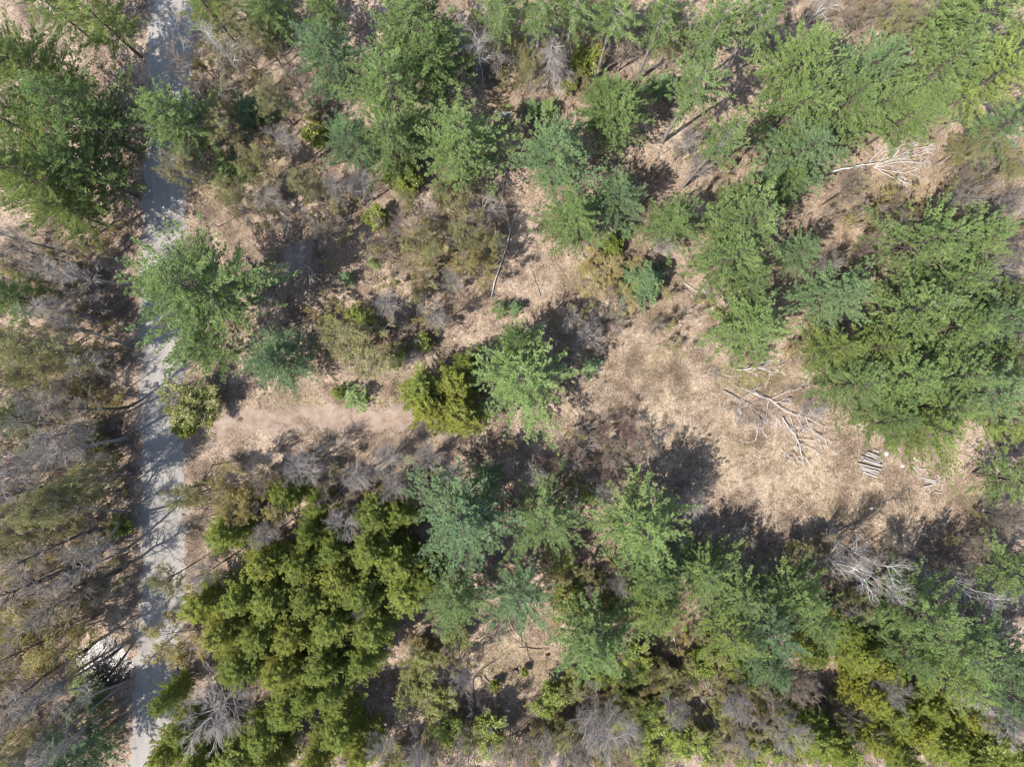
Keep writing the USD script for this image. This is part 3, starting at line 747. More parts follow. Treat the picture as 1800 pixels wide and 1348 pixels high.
CEDARS = [
    ('cedar', 742, 685, 40, None, 1, 'golden cedar at the upper left of the cedars beside the central pine'),
    ('cedar', 800, 672, 40, None, 2, 'golden cedar touching the central pine, upper one'),
    ('cedar', 752, 715, 38, None, 2, 'golden cedar at the lower left of the cedars beside the central pine'),
    ('cedar', 808, 728, 44, None, 2, 'golden cedar at the lower right of the cedars beside the central pine'),
    ('cedar', 820, 640, 26, None, 0, 'darker cedar at the top of the cedars beside the central pine'),
    ('cedar', 402, 935, 38, 9, 0, 'rounded dark green cedar at the upper left corner of the great cedar stand'),
    ('cedar', 505, 868, 32, 8, 1, 'bright green cedar under the pale bare tree right of the road'),
    ('cedar', 560, 885, 28, 8, 0, 'dark green cedar right of the pale bare tree over the great cedar stand'),
    ('cedar', 548, 935, 30, 9, 0, 'green cedar between two white-branched bare trees above the great cedar stand'),
    ('cedar', 660, 905, 40, 9, 1, 'bright cedar at the upper right of the great cedar stand'),
    ('cedar', 705, 900, 30, 9, 1, 'bright cedar next to the large rounded blue-green pine'),
]
for kind, cx, cy, r, H, v, label in CEDARS:
    plant(kind, cx, cy, r, label, H, variant=v)


NOUN = dict(budding='olive-budded tree', golden='ochre-budded tree', bare='leafless grey-brown tree', olive='olive leafing shrub')
WORDS = ['first', 'second', 'third', 'fourth', 'fifth', 'sixth', 'seventh', 'eighth', 'ninth', 'tenth', 'eleventh', 'twelfth', 'thirteenth', 'fourteenth', 'fifteenth', 'sixteenth', 'seventeenth',
         'eighteenth', 'nineteenth', 'twentieth', 'twenty-first', 'twenty-second', 'twenty-third', 'twenty-fourth', 'twenty-fifth', 'twenty-sixth', 'twenty-seventh', 'twenty-eighth', 'twenty-ninth', 'thirtieth', 'thirty-first', 'thirty-second', 'thirty-third', 'thirty-fourth', 'thirty-fifth', 'thirty-sixth', 'thirty-seventh']


def series(kind, group, what, axis, spots, H=None):
    """Look-alikes told apart by their order along one direction of the photo; what is 'noun | where'."""
    noun, where = what.split(' | ')
    full = [(s[0], s[1], s[2], s[3] if len(s) > 3 else kind) for s in spots]
    for kk in sorted({s[3] for s in full}):
        order = sorted((s for s in full if s[3] == kk), key=lambda s: s[0] if axis == 'left' else s[1])
        for k, s in enumerate(order):
            n = noun if kk == kind else NOUN[kk]
            plant(kk, s[0], s[1], s[2], f'{n} {where}, {WORDS[k]} from the {axis}' if len(order) > 1 else f'only {n} {where}', H, group)


series('cedar', 'cedars of the great stand', 'yellow-green cedar | in the great stand right of the road', 'top',
       [(470, 985, 40), (535, 990, 38), (590, 960, 36), (600, 1010, 42), (655, 965, 44), (700, 985, 42), (425, 1045, 40), (365, 1055, 42), (480, 1050, 42), (548, 1050, 40), (640, 1040, 42), (715, 1035, 44),
        (400, 1105, 42), (460, 1112, 40), (520, 1108, 42), (585, 1095, 42), (655, 1100, 42), (430, 1165, 40), (500, 1170, 42), (570, 1165, 42), (640, 1155, 36), (545, 1215, 36), (590, 1205, 34), (750, 1010, 34)], 9.5)
series('cedar', 'cedars along the bottom edge', 'leafy green cedar | along the bottom edge right of the road', 'left',
       [(300, 1222, 26), (300, 1315, 34), (350, 1335, 40), (425, 1320, 46), (470, 1280, 40), (510, 1240, 40), (480, 1335, 40), (560, 1330, 36), (600, 1275, 40), (640, 1310, 36), (330, 1270, 30), (385, 1345, 36)], 9)
series('cedar', 'cedars of the lower right slope', 'yellow-green cedar | on the slope in the lower right', 'left',
       [(1500, 1140, 38), (1545, 1165, 38), (1480, 1100, 26), (1420, 1285, 44), (1470, 1310, 40), (1520, 1215, 34), (1555, 1245, 40), (1600, 1275, 42), (1650, 1300, 40), (1625, 1235, 32), (1690, 1325, 38), (1740, 1300, 44, 'olive'),
        (1785, 1330, 40, 'olive'), (1580, 1325, 34), (1700, 1250, 34), (1530, 1290, 30), (1740, 1345, 36), (1420, 1140, 28)], 9)
series('olive', 'shrubs around the straw opening', 'olive leafing shrub | near the straw opening at bottom centre', 'left',
       [(740, 1160, 32), (725, 1205, 30), (770, 1230, 34), (795, 1120, 32), (790, 1290, 36), (700, 1330, 34), (870, 1290, 40), (965, 1220, 34), (1010, 1200, 30), (985, 1290, 30), (1130, 1160, 36),
        (985, 985, 32), (1010, 1045, 36), (1075, 1060, 30), (1100, 1190, 30), (1230, 1300, 36), (1330, 1335, 34), (1370, 1320, 26), (1100, 1230, 34), (1150, 1270, 40), (1175, 1200, 30), (1090, 1265, 30), (1060, 1195, 26), (1140, 1335, 30), (1200, 1310, 42), (1120, 1320, 36), (1240, 1170, 36), (1290, 1180, 24), (1265, 1245, 26)], None)
series('bush', 'bright bushes of the middle ground', 'bright yellow-green leafing bush | in the upper half', 'left',
       [(558, 240, 30), (705, 310, 38), (662, 385, 28), (745, 602, 22), (698, 622, 26), (1070, 432, 24), (1028, 105, 36), (1000, 150, 20), (720, 290, 20), (560, 215, 18)], None)
series('bush', 'bright bushes of the lower half', 'bright yellow-green leafing bush | in the lower half', 'left',
       [(1012, 840, 22), (1040, 870, 20), (595, 690, 16), (430, 880, 22), (330, 750, 26), (1440, 1310, 22), (1488, 1165, 22), (1225, 1172, 14), (870, 1205, 12), (922, 1182, 8), (160, 770, 26), (60, 900, 36), (215, 925, 24), (45, 790, 20), (1310, 1195, 24)], None)

BARE = [
    ('birch', 845, 105, 42, 12, 'bare white birch with forked trunk between the column of pines and the dead conifer'),
    ('birch', 812, 85, 34, 11, 'second bare white birch, leaning left beside the forked one'),
    ('birch', 395, 95, 46, 12, 'bare white birch on the right bank of the upper road'),
    ('snag', 968, 112, 46, 11, 'grey dead conifer with twiggy skirt at top centre'),
    ('snag', 1350, 2, 30, 11, 'grey dead spire at the top edge left of the straw patch'),
    ('snag', 105, 545, 42, 11, 'pale grey dead spire lying outward near the left edge'),
    ('grey', 850, 372, 44, 4, 'low bleached bare shrub fanning out like a star left of centre top'),
    ('grey', 540, 818, 44, 8, 'pale grey bare tree standing over a bright green cedar right of the road'),
    ('grey', 480, 935, 34, 8, 'white-branched bare tree at the upper edge of the great cedar stand, left one'),
    ('grey', 615, 918, 42, 8, 'white-branched bare tree at the upper edge of the great cedar stand, right one'),
    ('grey', 395, 1240, 72, 9, 'wide grey bare tree with dark heart near the bottom, right of the road'),
    ('grey', 725, 632, 22, 3, 'small lilac-grey bare shrub between two bright bushes above the driveway'),
    ('grey', 1085, 1015, 26, 8, 'small bleached dead tree between the ragged pine and its neighbour below'),
    ('grey', 1060, 1260, 62, 12, 'large grey bare tree fanning downward at bottom centre'),
    ('grey', 1000, 1330, 40, 10, 'grey bare tree at the bottom edge left of the large fanning one'),
    ('grey', 1210, 880, 36, 6, 'lilac-grey round bare shrub at the left end of the shaded clearing edge'),
    ('grey', 1765, 470, 44, 11, 'grey dead fan of branches at the right edge above the dark hollow'),
    ('grey', 1425, 720, 26, 4, 'tuft of pale dead stems at the left foot of the right-hand wood'),
    ('birch', 1480, 1000, 52, 13, 'bare white-limbed tree leaning out over the dark gap below the clearing, left of two'),
    ('birch', 1520, 975, 50, 13, 'bare white-limbed tree leaning out over the dark gap below the clearing, right of two'),
    ('birch', 1690, 1030, 40, 13, 'bare white-limbed tree right of the spiky lower right pine'),
    ('grey', 1725, 1240, 42, 12, 'bleached grey bare tree among cedars in the lower right'),
    ('snag', 1695, 1215, 34, 12, 'grey dead spire leaning out between lower right cedars'),
    ('grey', 1545, 1195, 34, 10, 'bare tree with pale fan of twigs above the lower right cedars'),
    ('grey', 1370, 1265, 46, 9, 'grey bare tree with bleached stems below the lower wood'),
    ('grey', 1285, 1225, 36, 9, 'grey bare tree with splayed limbs left of the bleached stems'),
    ('birch', 1540, 1020, 40, 12, 'thin white-limbed bare tree just above the spiky lower right pine'),
    ('grey', 640, 1058, 16, 9, 'tiny grey dead top poking out of the great cedar stand'),
    ('grey', 95, 700, 40, 11, 'grey bare tree with white limbs left of the road beside the olive trees'),
    ('grey', 130, 790, 50, 12, 'big grey bare tree with white limbs left of the road, throwing long shadows'),
    ('grey', 60, 830, 62, 13, 'broad grey bare tree sweeping to the left edge, halfway down'),
    ('olive', 345, 712, 48, 6, 'round olive shrub at the corner of road and driveway'),
    ('olive', 625, 560, 36, 6, 'dark olive shrub with bare tips left of centre'),
    ('budding', 640, 610, 62, 9, 'large budding tree above the dirt driveway, left of the golden cedars'),
    ('budding', 600, 590, 42, 8, 'smaller budding tree beside the large one above the driveway'),
    ('golden', 1090, 500, 40, 4, 'golden-green shrub haze left of the blue spruce'),
    ('golden', 1045, 475, 36, 4, 'golden-green shrub haze above the clearing, left of its twin by the spruce'),
    ('red', 985, 805, 34, None, 'reddish brown bare shrub below the central pine'),
    ('red', 1180, 850, 28, None, 'dark red bare shrub in the pine shade at the clearing\'s edge'),
    ('red', 1085, 760, 34, None, 'brown bare shrub in the shade right of the central pine'),
    ('red', 1050, 830, 34, None, 'brown bare shrub below the shade patch right of the central pine'),
    ('bare', 1030, 590, 44, 5, 'dark bare shrub in the central pine\'s shadow'),
    ('bare', 1000, 560, 36, 5, 'second dark bare shrub in the central pine\'s shadow, nearer the pine'),
    ('golden', 315, 1130, 44, 7, 'ochre bare shrub overhanging the right side of the lower road'),
    ('golden', 90, 1130, 62, 10, 'ochre flowering tree at the lower left, left of the glittering pool'),
    ('golden', 40, 1110, 44, 10, 'ochre flowering tree at the left edge near the glittering pool'),
    ('golden', 150, 1095, 30, 8, 'small ochre flowering tree above the glittering pool'),
    ('birch', 1450, 8, 36, 13, 'bare tree with pale stem beside the straw patch at the top edge'),
    ('bare', 580, 410, 44, 7, 'dark twiggy bare tree right of the very large road-side pine, upper one'),
    ('bare', 530, 460, 52, 7, 'dark twiggy bare tree right of the very large road-side pine, lower one'),
]
for kind, cx, cy, r, H, label in BARE:
    plant(kind, cx, cy, r, label, H)

series('slender', 'bare trees left of the road', 'tall bare twiggy tree | in the wood left of the road', 'top',
       [(80, 450, 48), (150, 480, 50), (40, 600, 46, 'budding'), (110, 620, 56, 'budding'), (55, 660, 52, 'budding'), (175, 720, 44), (200, 780, 50), (110, 880, 52, 'budding'), (170, 850, 46, 'budding'),
        (30, 960, 56, 'budding'), (95, 960, 56), (160, 930, 50), (60, 1030, 60), (130, 1040, 54), (195, 1000, 44), (20, 1080, 44), (60, 1200, 56), (20, 1260, 50), (90, 1270, 54), (50, 1320, 52, 'budding'),
        (200, 1260, 40), (35, 420, 40), (225, 880, 40, 'budding'), (15, 870, 44), (70, 760, 46), (30, 1150, 44), (130, 1300, 44), (150, 600, 40), (60, 900, 46), (110, 1210, 40)], 15)
series('bare', 'bare trees along the road', 'bare twiggy tree | at the right bank of the gravel road', 'top',
       [(300, 90, 46), (370, 160, 44), (275, 300, 44), (330, 300, 38, 'budding'), (340, 870, 36, 'budding'), (370, 1000, 40), (305, 1010, 36, 'budding'), (400, 860, 40, 'golden'), (450, 880, 40, 'golden')], 9)
series('budding', 'budding trees right of the upper road', 'budding bare tree | in the thicket right of the upper road', 'left',
       [(410, 60, 48), (450, 120, 46, 'bare'), (490, 190, 38), (510, 260, 40, 'bare'), (460, 290, 36), (420, 350, 34), (480, 360, 40, 'bare'), (545, 330, 36), (600, 340, 34, 'bare'), (500, 420, 38, 'bare'), (640, 330, 38, 'bare'), (470, 80, 40), (530, 160, 36, 'bare'), (400, 230, 36)], 9)
series('budding', 'budding trees of the middle glade', 'thin budding tree | on the leaf floor between pines and clearing', 'left',
       [(720, 380, 40, 'bare'), (790, 350, 38), (750, 440, 42), (820, 420, 36), (680, 440, 36, 'bare'), (800, 500, 34, 'bare'), (860, 430, 34), (690, 540, 40, 'bare'), (770, 560, 34, 'bare'), (720, 360, 26), (840, 470, 30, 'golden'), (880, 80, 36), (930, 130, 36), (1010, 60, 34)], 9)
series('bare', 'bare shrubs below the driveway', 'brown bare tree | between the driveway and the cedar stand', 'left',
       [(590, 860, 42), (640, 830, 44), (690, 800, 42), (700, 850, 40), (760, 800, 40), (800, 830, 34), (730, 870, 34), (470, 840, 34)], 9.5)
series('bare', 'bare shrubs at the clearing edge', 'bare shrub | along the lower edge of the clearing', 'left',
       [(940, 830, 36), (1010, 790, 36), (1075, 800, 40), (1060, 860, 38), (1130, 790, 34), (1400, 975, 36, 'budding'), (1440, 965, 30), (1500, 1060, 40, 'budding'), (1560, 960, 34), (1700, 960, 40), (1740, 930, 40), (1650, 1000, 36), (1770, 910, 38), (1480, 1070, 36)], 6)
series('bare', 'bare trees of the upper right glade', 'leafless slanting tree | in the upper right glade', 'left',
       [(1480, 340, 40), (1640, 385, 40), (1690, 265, 36, 'budding'), (1700, 330, 46), (1760, 300, 44, 'budding'), (1750, 370, 44), (1670, 360, 40), (1560, 390, 40), (1510, 440, 36), (1500, 40, 46), (1560, 50, 44, 'budding'), (1610, 40, 40), (1440, 470, 30)], 9)
series('bare', 'bare trees of the bottom wood', 'bare grey tree | in the tangled wood along the bottom', 'left',
       [(680, 1290, 40), (740, 1320, 44), (830, 1320, 44), (900, 1330, 42), (960, 1300, 36), (1110, 1290, 36), (1300, 1300, 36), (1500, 1270, 32), (1400, 1200, 40), (1180, 1240, 36), (620, 1330, 34), (820, 1180, 30)], 9)
series('bare', 'bare trees near the power pole', 'bare thin tree | in the thicket around the power pole', 'top',
       [(870, 110, 36), (905, 80, 36, 'budding'), (1050, 50, 36, 'budding'), (1100, 90, 36), (1180, 100, 36, 'budding'), (1200, 260, 34), (1225, 300, 34), (1120, 60, 30), (800, 170, 34), (1160, 440, 30), (915, 250, 26)], 8)


# ---------------------------------------------------------------- fallen trees, dead branches, logs
def lines_to_3d(lines, off, zoom, z0, zend, rng):
    """Pixel polylines (in a zoomed view) laid out on the ground as 3-D polylines, rising a little along their length."""
    out = []
    for L in lines:
        a = np.array(L, float) / zoom + off
        zz = np.linspace(z0, zend, len(a)) + rng.normal(size=len(a)) * 0.04
        x, y = ground_xy(a[:, 0], a[:, 1], 0.6)
        out.append(np.column_stack([x, y, height(x, y) + np.maximum(zz, 0.05)]))
    return out


def resample(P, k):
    s = np.append(0, np.cumsum(np.linalg.norm(np.diff(P, axis=0), axis=1)))
    t = np.linspace(0, s[-1], k)
    return np.stack([np.interp(t, s, P[:, j]) for j in range(3)], 1)


def fallen(name, label, category, lines, off, zoom, seed, bark='dead_white', r=0.10, z=(0.15, 0.9), twigs=5, twig_len=0.9, group=None):
    rng = np.random.default_rng(seed)
    L3 = lines_to_3d(lines, np.array(off, float), zoom, z[0], z[1], rng)
    c = L3[0][0].copy()
    x = UsdGeom.Xform.Define(stage, '/World/' + numbered(name))
    x.AddTranslateOp().Set(Gf.Vec3d(*map(float, c)))
    path = str(x.GetPath())
    P = [resample(l - c, 9) for l in L3]
    P = [p + rng.normal(size=p.shape) * 0.035 for p in P]
    raw_mesh(path + '/trunk', *polyline_tubes(P[0][None], r, r * 0.35, 8), bark)
    for p in P[1:]:
        nm = 'branch'
        k = sum(1 for q in stage.GetPrimAtPath(path).GetChildren() if q.GetName().startswith('branch'))
        raw_mesh(path + '/' + (nm if k == 0 else f'branch_{k:03d}'), *polyline_tubes(p[None], r * 0.48, r * 0.2, 5), bark)
    if twigs:
        A = np.stack(P)
        B = grow(rng, A, twigs, (0.3, 1.0), twig_len, 0.6, 0.02, k=3, wob=0.15, taper=0.3)
        C = grow(rng, B, 4, (0.2, 1.0), twig_len * 0.45, 0.6, 0.0, k=2, wob=0.12, taper=0.3)
        D = grow(rng, C, 3, (0.2, 1.0), twig_len * 0.22, 0.6, 0.0, k=1)
        raw_mesh(path + '/twigs', *join([polyline_tubes(B, max(r * 0.16, 0.013), 0.009, 4), polyline_tubes(C, 0.011, 0.008), polyline_tubes(D, 0.009, 0.006)]), bark)
    return tag(x.GetPrim(), label, category, group)


o, zz = (1220, 600), 5.99
fallen('fallen_tree', 'bleached white fallen treetop at the upper end of the brush, below the broad pine', 'dead tree',
       [[(450, 300), (540, 300), (660, 232), (820, 198)], [(540, 300), (690, 285), (910, 270)], [(690, 285), (830, 325), (900, 325)], [(545, 300), (640, 360)], [(480, 240), (540, 300)], [(590, 285), (740, 262), (760, 235)], [(560, 290), (640, 255), (700, 220)]],
       o, zz, 301, z=(0.4, 1.6), r=0.085, twigs=6)
fallen('fallen_branch', 'small bleached branch left of the upper white treetop', 'dead branch', [[(310, 345), (380, 368), (500, 370)], [(450, 360), (440, 300), (400, 280)]], o, zz, 302, z=(0.1, 0.3), r=0.05, twigs=3, twig_len=0.5)
fallen('fallen_branch', 'straight pale stick lying between the upper treetop and the main brush pile', 'dead branch', [[(820, 340), (785, 420), (745, 495)]], o, zz, 303, z=(0.1, 0.2), r=0.06, twigs=0)
fallen('fallen_tree', 'long bleached fallen tree forming the spine of the white brush pile', 'dead tree',
       [[(600, 530), (700, 580), (820, 620), (900, 700), (1040, 770), (1170, 800), (1280, 850), (1370, 905)], [(1170, 790), (1280, 760), (1380, 705)], [(1190, 775), (1220, 740)], [(1090, 775), (1140, 730)], [(820, 610), (930, 550), (1050, 520), (1140, 455)],
        [(830, 630), (940, 650), (1010, 660)], [(860, 650), (990, 600)], [(1090, 800), (1150, 940)], [(1170, 810), (1210, 895)], [(760, 600), (700, 570), (600, 530), (440, 485)], [(600, 530), (660, 490)], [(600, 540), (500, 600), (460, 740)], [(880, 690), (860, 780), (870, 900)], [(780, 620), (770, 760), (720, 950), (770, 1015)]],
       o, zz, 304, z=(0.5, 0.7), r=0.08, twigs=8)
fallen('fallen_tree', 'bleached fallen tree pointing down into the clearing from the brush pile', 'dead tree',
       [[(930, 800), (1000, 910), (1070, 990), (1110, 1100), (1150, 1305)], [(1020, 805), (1050, 900), (1075, 985)], [(1095, 1030), (1270, 1050), (1370, 1110), (1465, 1160)], [(1125, 1080), (1250, 1140), (1320, 1205)], [(1130, 1180), (1190, 1250), (1240, 1315)], [(1180, 905), (1330, 990), (1440, 1058)],
        [(930, 830), (960, 900), (1000, 930)], [(1040, 1160), (1080, 1220), (1115, 1270)], [(920, 1140), (1000, 1210), (1010, 1240)], [(1090, 1040), (1075, 1120)], [(1240, 950), (1330, 1010)]], o, zz, 305, z=(0.4, 0.7), r=0.08, twigs=7)
fallen('fallen_tree', 'grey fallen crown with many hanging twigs at the left of the brush pile', 'dead tree',
       [[(320, 525), (470, 620), (580, 690), (740, 810)], [(480, 640), (460, 740), (400, 860)], [(580, 690), (500, 750), (470, 830)], [(590, 700), (560, 790), (540, 860)], [(600, 710), (640, 800), (640, 870)], [(560, 680), (660, 640), (740, 650)], [(650, 720), (690, 830), (700, 880)], [(530, 650), (430, 700), (380, 720)], [(680, 690), (760, 720), (830, 790)]],
       o, zz, 306, 'bark_grey', z=(0.4, 1.1), r=0.08, twigs=8, twig_len=1.2)
fallen('fallen_branch', 'bleached forked branch below the left of the brush pile', 'dead branch', [[(665, 840), (680, 950), (670, 1050), (610, 1065), (520, 1065)], [(680, 950), (700, 915), (640, 890)]], o, zz, 307, z=(0.1, 0.25), r=0.055, twigs=3, twig_len=0.5)
fallen('fallen_branch', 'short loose stick on the clearing below the brush pile', 'dead branch', [[(640, 1120), (720, 1175)]], o, zz, 308, z=(0.08, 0.12), r=0.04, twigs=0)
fallen('fallen_branch', 'small blue-grey tuft of broken twigs at the left of the upper white treetop', 'dead branch', [[(110, 345), (180, 330), (250, 325)], [(200, 330), (250, 290)], [(210, 335), (230, 380)]], o, zz, 309, 'bark_grey', z=(0.2, 0.4), r=0.05, twigs=8, twig_len=0.8)
fallen('fallen_birch', 'big white fallen birch with fanned crown in the upper right glade', 'birch tree',
       [[(780, 905), (900, 886), (1010, 882)], [(1010, 880), (1090, 842), (1180, 802), (1275, 790)], [(1010, 878), (1080, 800), (1140, 778)], [(1010, 885), (1120, 862), (1230, 880)], [(1030, 888), (1150, 922), (1200, 912)], [(1020, 886), (1060, 930), (1150, 988)], [(1090, 842), (1130, 800), (1190, 770)], [(1060, 855), (1160, 840), (1240, 828)], [(985, 850), (1030, 800), (1060, 775)]],
       (1200, 0), 2.995, 310, 'birch_bark', r=0.11, z=(0.5, 2.2), twigs=8, twig_len=1.6)
fallen('fallen_birch', 'slender fallen birch lying down the leaf floor below the power pole', 'birch tree', [[(863, 525), (872, 485), (885, 450), (897, 403), (882, 353), (889, 287)], [(897, 403), (912, 360)], [(885, 450), (876, 420)]], (0, 0), 1.0, 311, 'birch_bark', r=0.075, z=(0.15, 0.6), twigs=3)
fallen('fallen_branch', 'thin dark dead sapling right of the slender fallen birch', 'dead branch', [[(950, 520), (938, 485), (925, 453)], [(940, 490), (950, 468)]], (0, 0), 1.0, 312, 'bark_grey', r=0.05, z=(0.1, 0.3), twigs=3)
fallen('fallen_branch', 'white forked branch at the clearing side of the clump above the clearing', 'dead branch', [[(1205, 497), (1225, 512), (1255, 515)], [(1225, 512), (1245, 505)], [(1222, 510), (1210, 516)]], (0, 0), 1.0, 313, r=0.06, z=(0.15, 0.6), twigs=4)
LOGS = [
    ([(895, 1095), (904, 1113)], 0.11, 'cut_end', 'short pale log at the top of the straw opening under the soft blue-green pine'),
    ([(914, 1141), (940, 1143), (967, 1144)], 0.08, 'bark_brown', 'dark fallen stem across the top of the straw opening'),
    ([(914, 1175), (900, 1202), (884, 1235)], 0.09, 'twig_tan', 'pale log pointing down from the stump in the straw opening'),
    ([(850, 1192), (864, 1210), (878, 1233)], 0.08, 'twig_tan', 'second pale log in the straw opening, slanting to the right'),
    ([(830, 1232), (831, 1198), (842, 1182), (873, 1163)], 0.10, 'bark_brown', 'dark crooked fallen stem at the left of the straw opening'),
    ([(820, 1125), (821, 1155), (820, 1190)], 0.06, 'twig_tan', 'upright-lying thin pale pole at the far left of the straw opening'),
    ([(923, 1132), (928, 1152), (935, 1178)], 0.05, 'bark_brown', 'thin dark branch lying over the straw'),
    ([(915, 1112), (918, 1140)], 0.06, 'bark_brown', 'short dark snag at the top of the straw opening'),
    ([(1077, 1116), (1120, 1122), (1175, 1129)], 0.09, 'twig_tan', 'long pale log right of the straw opening, level'),
    ([(1150, 1145), (1172, 1150), (1200, 1157)], 0.07, 'twig_tan', 'shorter pale log below the long level one'),
    ([(1186, 1121), (1194, 1160), (1203, 1198)], 0.08, 'dead_white', 'bleached stem leading down from the long level log'),
    ([(1236, 1189), (1245, 1212)], 0.08, 'dead_white', 'short bleached stem in the tangled wood, left of the lower wood\'s tip'),
    ([(1234, 1229), (1255, 1262), (1271, 1308)], 0.10, 'dead_white', 'long curving bleached stem in the tangled wood along the bottom'),
    ([(1274, 1261), (1264, 1280), (1255, 1297)], 0.06, 'dead_white', 'thin bleached stem crossing the long curving one'),
    ([(1382, 1209), (1376, 1232), (1369, 1257)], 0.12, 'dead_white', 'bright bleached stem below the lower wood, leftmost thick one'),
    ([(1386, 1219), (1397, 1245), (1407, 1270)], 0.10, 'twig_tan', 'tan fallen stem below the lower wood, slanting right'),
    ([(1407, 1272), (1399, 1288), (1390, 1305)], 0.09, 'twig_tan', 'tan fallen stem continuing below the slanting one'),
    ([(1362, 1217), (1361, 1258)], 0.06, 'twig_tan', 'thin upright tan stem left of the bright bleached one'),
    ([(1403, 1226), (1398, 1245)], 0.06, 'twig_tan', 'thin short tan stem right of the slanting tan one'),
    ([(1407, 1277), (1424, 1270)], 0.07, 'dead_white', 'short level bleached stem below the lower wood'),
    ([(1323, 1309), (1310, 1317), (1294, 1327)], 0.10, 'bark_brown', 'dark log at the bottom in the tangled wood'),
    ([(1318, 1322), (1338, 1315), (1362, 1309)], 0.09, 'dead_white', 'bleached log at the bottom in the tangled wood'),
    ([(1272, 1326), (1300, 1330), (1330, 1344)], 0.09, 'bark_brown', 'dark log at the very bottom edge of the tangled wood'),
    ([(1452, 1146), (1456, 1156)], 0.06, 'twig_tan', 'short pale stick by the pink soil gap in the lower right'),
    ([(1470, 1160), (1500, 1178), (1530, 1200)], 0.06, 'dead_white', 'long bleached stem below the golden lower right cedars'),
    ([(1622, 1202), (1650, 1224), (1672, 1242)], 0.09, 'bark_grey', 'grey fallen trunk between the cedar rows in the lower right'),
    ([(1640, 1204), (1660, 1220)], 0.07, 'dead_white', 'short bleached trunk beside the grey fallen one in the lower right'),
    ([(1678, 1298), (1690, 1308), (1702, 1316)], 0.09, 'bark_grey', 'grey broken stem near the bottom right corner'),
    ([(1720, 897), (1731, 912)], 0.07, 'twig_tan', 'tan stick right of the scattered boards'),
    ([(1700, 870), (1712, 885), (1718, 893)], 0.06, 'twig_tan', 'slanting tan stick at the right of the scattered boards'),
    ([(1512, 938), (1522, 948), (1530, 958)], 0.06, 'dead_white', 'pale crooked stick at the lower clearing edge'),
    ([(208, 135), (218, 112), (226, 98)], 0.05, 'bark_grey', 'thin grey stick in the dark verge left of the upper road'),
    ([(0, 418), (30, 425), (58, 434)], 0.09, 'bark_brown', 'dark fallen trunk at the left edge above the grey spire'),
    ([(1435, 3), (1455, -8)], 0.12, 'bark_grey', 'grey log by the straw patch at the top edge'),
    ([(1380, 635), (1364, 640)], 0.06, 'dead_white', 'short white stick above the upper white treetop'),
]
for k, (pts_, r_, b_, lab) in enumerate(LOGS):
    fallen('fallen_log', lab, 'log', [pts_], (0, 0), 1.0, 400 + k, b_, r=r_, z=(0.12, 0.18), twigs=2 if k % 3 == 0 else 0, twig_len=0.5)


def log_mesh(rng, a, b, r, sides=9):
    """A slightly crooked, tapering log with cut ends, from a to b."""
    P = resample(np.array([a, b]), 6)
    P[1:-1] += rng.normal(size=(4, 3)) * 0.025
    d = unit((P[-1] - P[0])[None])[0]
    u_ = unit(np.cross(d, [0, 0, 1.0])[None])[0]
    w_ = np.cross(d, u_)
    ang = np.arange(sides) * 2 * math.pi / sides
    rr = r * (1 + rng.normal(size=(6, sides)) * 0.07) * np.linspace(1.05, 0.85, 6)[:, None]
    v = (P[:, None] + np.cos(ang)[None, :, None] * u_ * rr[..., None] + np.sin(ang)[None, :, None] * w_ * rr[..., None]).reshape(-1, 3)
    I = np.arange(6 * sides).reshape(6, sides)
    J = np.roll(I, -1, 1)
    f = np.vstack([np.stack([I[:-1], J[:-1], J[1:]], -1).reshape(-1, 3), np.stack([I[:-1], J[1:], I[1:]], -1).reshape(-1, 3)])
    n = len(v)
    v = np.vstack([v, P[0], P[-1]])
    f = np.vstack([f, np.stack([J[0], I[0], np.full(sides, n)], 1), np.stack([I[-1], J[-1], np.full(sides, n + 1)], 1)])
    return v, f


rng = np.random.default_rng(77)
stack = UsdGeom.Xform.Define(stage, '/World/log_row')
cx_, cy_ = ground_xy(1529, 807)
cz_ = float(height(np.array([cx_]), np.array([cy_]))[0])
stack.AddTranslateOp().Set(Gf.Vec3d(cx_, cy_, cz_))
rows = [((405, 300), (475, 325), 0.13), ((340, 325), (500, 402), 0.12), ((293, 352), (503, 432), 0.12), ((262, 385), (490, 466), 0.13), ((250, 425), (505, 505), 0.17), ((198, 480), (512, 560), 0.13), ((250, 515), (465, 592), 0.14), ((246, 548), (460, 622), 0.14), ((270, 588), (450, 655), 0.13)]
for k, (a, b, r) in enumerate(rows):
    r *= (1.2, 1.05, 1.25, 1.1, 1.2, 1.0, 1.25, 1.1, 1.2)[k]
    a = (a[0] - (0, 22, -10, 14, -6, 0, 25, -14, 10)[k], a[1] + (0, 3, 0, 5, 0, 0, 4, 0, 2)[k])
    xa, ya = ground_xy(1480 + a[0] / 7.49, 750 + a[1] / 7.49)
    xb, yb = ground_xy(1480 + b[0] / 7.49, 750 + b[1] / 7.49)
    m = log_mesh(rng, np.array([xa - cx_, ya - cy_, r + 0.12 * (k in (1, 4, 5)) + 0.05]), np.array([xb - cx_, yb - cy_, r + 0.04 * (k % 3)]), r)
    raw_mesh('/World/log_row/' + ('log' if k == 0 else f'log_{k:03d}'), *m, 'weathered_board')
tag(stack.GetPrim(), 'row of weathered grey logs laid side by side at the right end of the clearing', 'logs')

